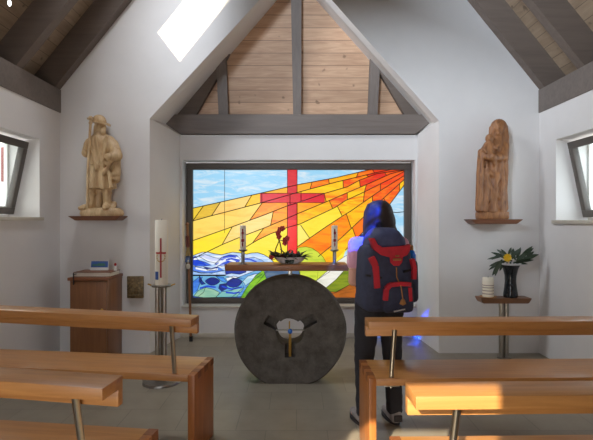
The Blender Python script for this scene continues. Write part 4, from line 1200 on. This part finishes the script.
for k, w in enumerate((.008, .006, .009, .007, .008, .006, .009, .007)):
    box(bm, L(xx, yp-.0015, .876+.0015*k), L(xx+w, yp+.006, .885+.0015*k), .001); xx += w+.002
finish('label_lettering', bm, M['label'], bp, True)
soft('side_pocket', (.15, -.32, .90), (.235, -.15, 1.19), M['navydark'], bp, .035, .85, 0, 3)
soft('hip_belt', (-.15, -.16, .87), (.20, -.11, .96), M['navydark'], bp, .022, 1, 0, 3)
for s in (-1, 1):
    bm = NB(); tube(bm, [L(s*.06+.04, -.13, 1.30), L(s*.075+.04, -.06, 1.325), L(s*.085+.045, .04, 1.335), L(s*.095+.045, .125, 1.25), L(s*.11+.045, .14, 1.12), L(s*.13+.045, .07, 1.0), L(s*.13+.045, -.115, .94)], .017, 10); finish('shoulder_strap', bm, M['navydark'], bp, True)
ribbon('compression_strap', [(-.152, -.365, 1.10), (-.06, -.395, 1.085)], .007, 0, M['blackcloth'], bp, .02)
ribbon('compression_strap', [(.09, -.395, 1.12), (.150, -.37, 1.13)], .007, 0, M['blackcloth'], bp, .02)
bm = NB(); tube(bm, [L(-.01, -.155, 1.385), L(-.005, -.15, 1.43), L(.03, -.15, 1.43), L(.035, -.155, 1.385)], .007, 8); finish('haul_loop', bm, M['blackcloth'], bp, True)
# water bottle in the side pocket
wl = Matrix.Rotation(yaw, 4, 'Z') @ Vector((.205, -.235, 0)); wx, wy = bpx+wl.x, py0+wl.y
t = thing('water_bottle', 'blue water bottle in the right side pocket of backpack', 'bottle', (wx, wy, 1.04))
bm = NB(); lathe(bm, [(.033, 1.04), (.036, 1.05), (.036, 1.215), (.03, 1.235), (.016, 1.25), (0, 1.25)], (wx, wy, 0), 20); finish('body', bm, M['bottle'], t)
bm = NB(); lathe(bm, [(.019, 1.248), (.019, 1.275), (.012, 1.282), (0, 1.282)], (wx, wy, 0), 16); finish('cap', bm, M['tan'], t)

# ================================================================ LAMP UNDER THE ROOF
lz = 3.6; v = P(9.5, 3, lz); zr = roof_z(v.x, -1)+RD
t = thing('pendant_spotlight', 'small bright halogen spotlight hanging from the sloping board ceiling', 'lamp', (v.x, lz, zr))
bm = NB(); tube(bm, [(v.x, lz, zr), (v.x, lz, v.z+.05)], .008, 10); finish('rod', bm, M['steel'], t)
bm = NB(); lathe(bm, [(.018, v.z+.055), (.02, v.z+.03), (.012, v.z+.015), (0, v.z+.02)], (v.x, lz, 0), 16); finish('socket', bm, M['steel'], t)
bm = NB(); ell(bm, (v.x, lz, v.z), (.013, .013, .025), 12); finish('bulb', bm, M['bulb'], t)

# ================================================================ OUTSIDE
t = thing('neighbour_house', 'white rendered house with reddish shutters outside the left window', 'house', (-6.4, 9.2, -.13))
bm = NB(); box(bm, (-9.6, 7.0, -.13), (-3.7, 11.5, 5.2)); finish('wall', bm, M['house'], t)
bm = NB(); box(bm, (-8.5, -4.0, -.13), (-4.3, 2.6, 5.0)); finish('unseen_sun_blocker', bm, M['house'], t)  # added block, out of view, keeps the sun off the left window
bm = NB(); box(bm, (-4.95, 6.985, 2.0), (-4.16, 7.0, 2.55)); f_ = finish('shutter_board', bm, M['house'], t)
for k in range(7):
    bm = NB(); xx = -4.90+k*.105; box(bm, (xx, 6.955, 2.02), (xx+.05, 6.985, 2.53), .006); finish('shutter_slat', bm, M['shutter'], t)
t = thing('tree', 'leafy tree outside the right window', 'tree', (4.45, 7.0, -.13))
bm = NB(); random.seed(5)
tube(bm, [(4.6, 7.0, -.13), (4.65, 7.0, 1.6), (4.5, 6.95, 3.0)], [.09, .07, .04], 10)
tw = []
for k in range(16):
    a = random.uniform(0, 6.28); b0 = Vector((4.6, 7, random.uniform(1.5, 2.9))); b1 = b0+Vector((math.cos(a)*.6, math.sin(a)*.6, random.uniform(.0, .5))); b2 = b1+Vector((math.cos(a+.5)*.4, math.sin(a+.5)*.4, random.uniform(-.2, .4)))
    tube(bm, [b0, b1, b2], [.02, .012, .006], 6); tw += [b1, b2, b1.lerp(b2, .5)]
finish('trunk', bm, M['bark'], t)
bm = NB()
for p_ in tw:
    for j in range(9):
        a = random.uniform(0, 6.28); leaf(bm, p_+Vector((random.uniform(-.12, .12), random.uniform(-.12, .12), random.uniform(-.12, .12))), (math.cos(a), math.sin(a), random.uniform(-.5, .3)), (0, 0, 1), .12, .03, .3, 0, 4)
finish('foliage', bm, M['leaf'], t)

# ================================================================ LIGHT
sd = Vector((.42, 1, -.55)).normalized()
sun = bpy.data.lights.new('sun', 'SUN'); sun.energy = 8.5; sun.angle = R(.6); sun.color = (1, .88, .68)
so = bpy.data.objects.new('sun', sun); C.objects.link(so); so.rotation_euler = sd.to_track_quat('-Z', 'Y').to_euler(); so.location = (-4, -6, 8)
w = bpy.data.worlds.new('sky'); bpy.context.scene.world = w; w.use_nodes = True
bg = w.node_tree.nodes['Background']; bg.inputs[0].default_value = (.84, .91, 1.0, 1); bg.inputs[1].default_value = 2.6

def area(name, loc, target, sx, sy, power, col=(1, 1, 1)):
    l = bpy.data.lights.new(name, 'AREA'); l.shape = 'RECTANGLE'; l.size = sx; l.size_y = sy; l.energy = power; l.color = col
    o = bpy.data.objects.new(name, l); C.objects.link(o); o.location = loc
    o.rotation_euler = (Vector(target)-Vector(loc)).to_track_quat('-Z', 'Y').to_euler()
    return o
sp_ = bpy.data.lights.new('blue_pane_sunlight', 'SPOT'); sp_.energy = 75000; sp_.color = (.2, .55, 1); sp_.spot_size = R(3.8); sp_.spot_blend = .35; sp_.shadow_soft_size = .03
pc_ = Vector((-1.73, YR, 3.765)); dd = Vector((.5, 1, -.567)).normalized()
spo = bpy.data.objects.new('blue_pane_sunlight', sp_); C.objects.link(spo); spo.location = pc_-dd*12; spo.rotation_euler = dd.to_track_quat('-Z', 'Y').to_euler()
# sky light entering the openings of the room, and one added fill lamp
area('door_daylight', (-.86, YR-.05, 1.13), (-.86, 3, 1.13), 1.0, 2.2, 11, (.98, .95, .93))
area('skylight_daylight', (-1.5, 3.84, roof_z(-1.5, -1)+RD+.1), (-.72, 3.84, roof_z(-1.5, -1)+RD-.53), .6, 1.3, 46, (.84, .91, 1))
o = area('added_wall_fill', (-1.7, -.3, 3.6), (1.3, 5.12, 4.2), .8, .8, 30, (.70, .84, 1)); o.data.spread = R(64)  # added lamp brightening the upper right wall; the roof has no opening here
for nm, x_, s, h in (('left_sash_daylight', XL-.46, 1, LH[0]), ('right_sash_daylight', XR+.46, -1, RH[0])):
    area(nm, (x_, (h[0]+h[1])/2, (h[2]+h[3])/2), (x_+s, (h[0]+h[1])/2, (h[2]+h[3])/2-.1), .95, .7, 2, (.9, .95, 1))

# ================================================================ CAMERA
cam = bpy.data.cameras.new('camera'); cam.sensor_width = 36; cam.lens = F/593*36; cam.clip_start = .02
co = bpy.data.objects.new('camera', cam); C.objects.link(co); co.location = (0, 0, H); co.rotation_euler = (R(90), 0, 0)
sc = bpy.context.scene; sc.camera = co
sc.view_settings.view_transform = 'Standard'; sc.view_settings.look = 'None'; sc.view_settings.exposure = EXPO; sc.view_settings.gamma = 1; sc.view_settings.use_curve_mapping = False
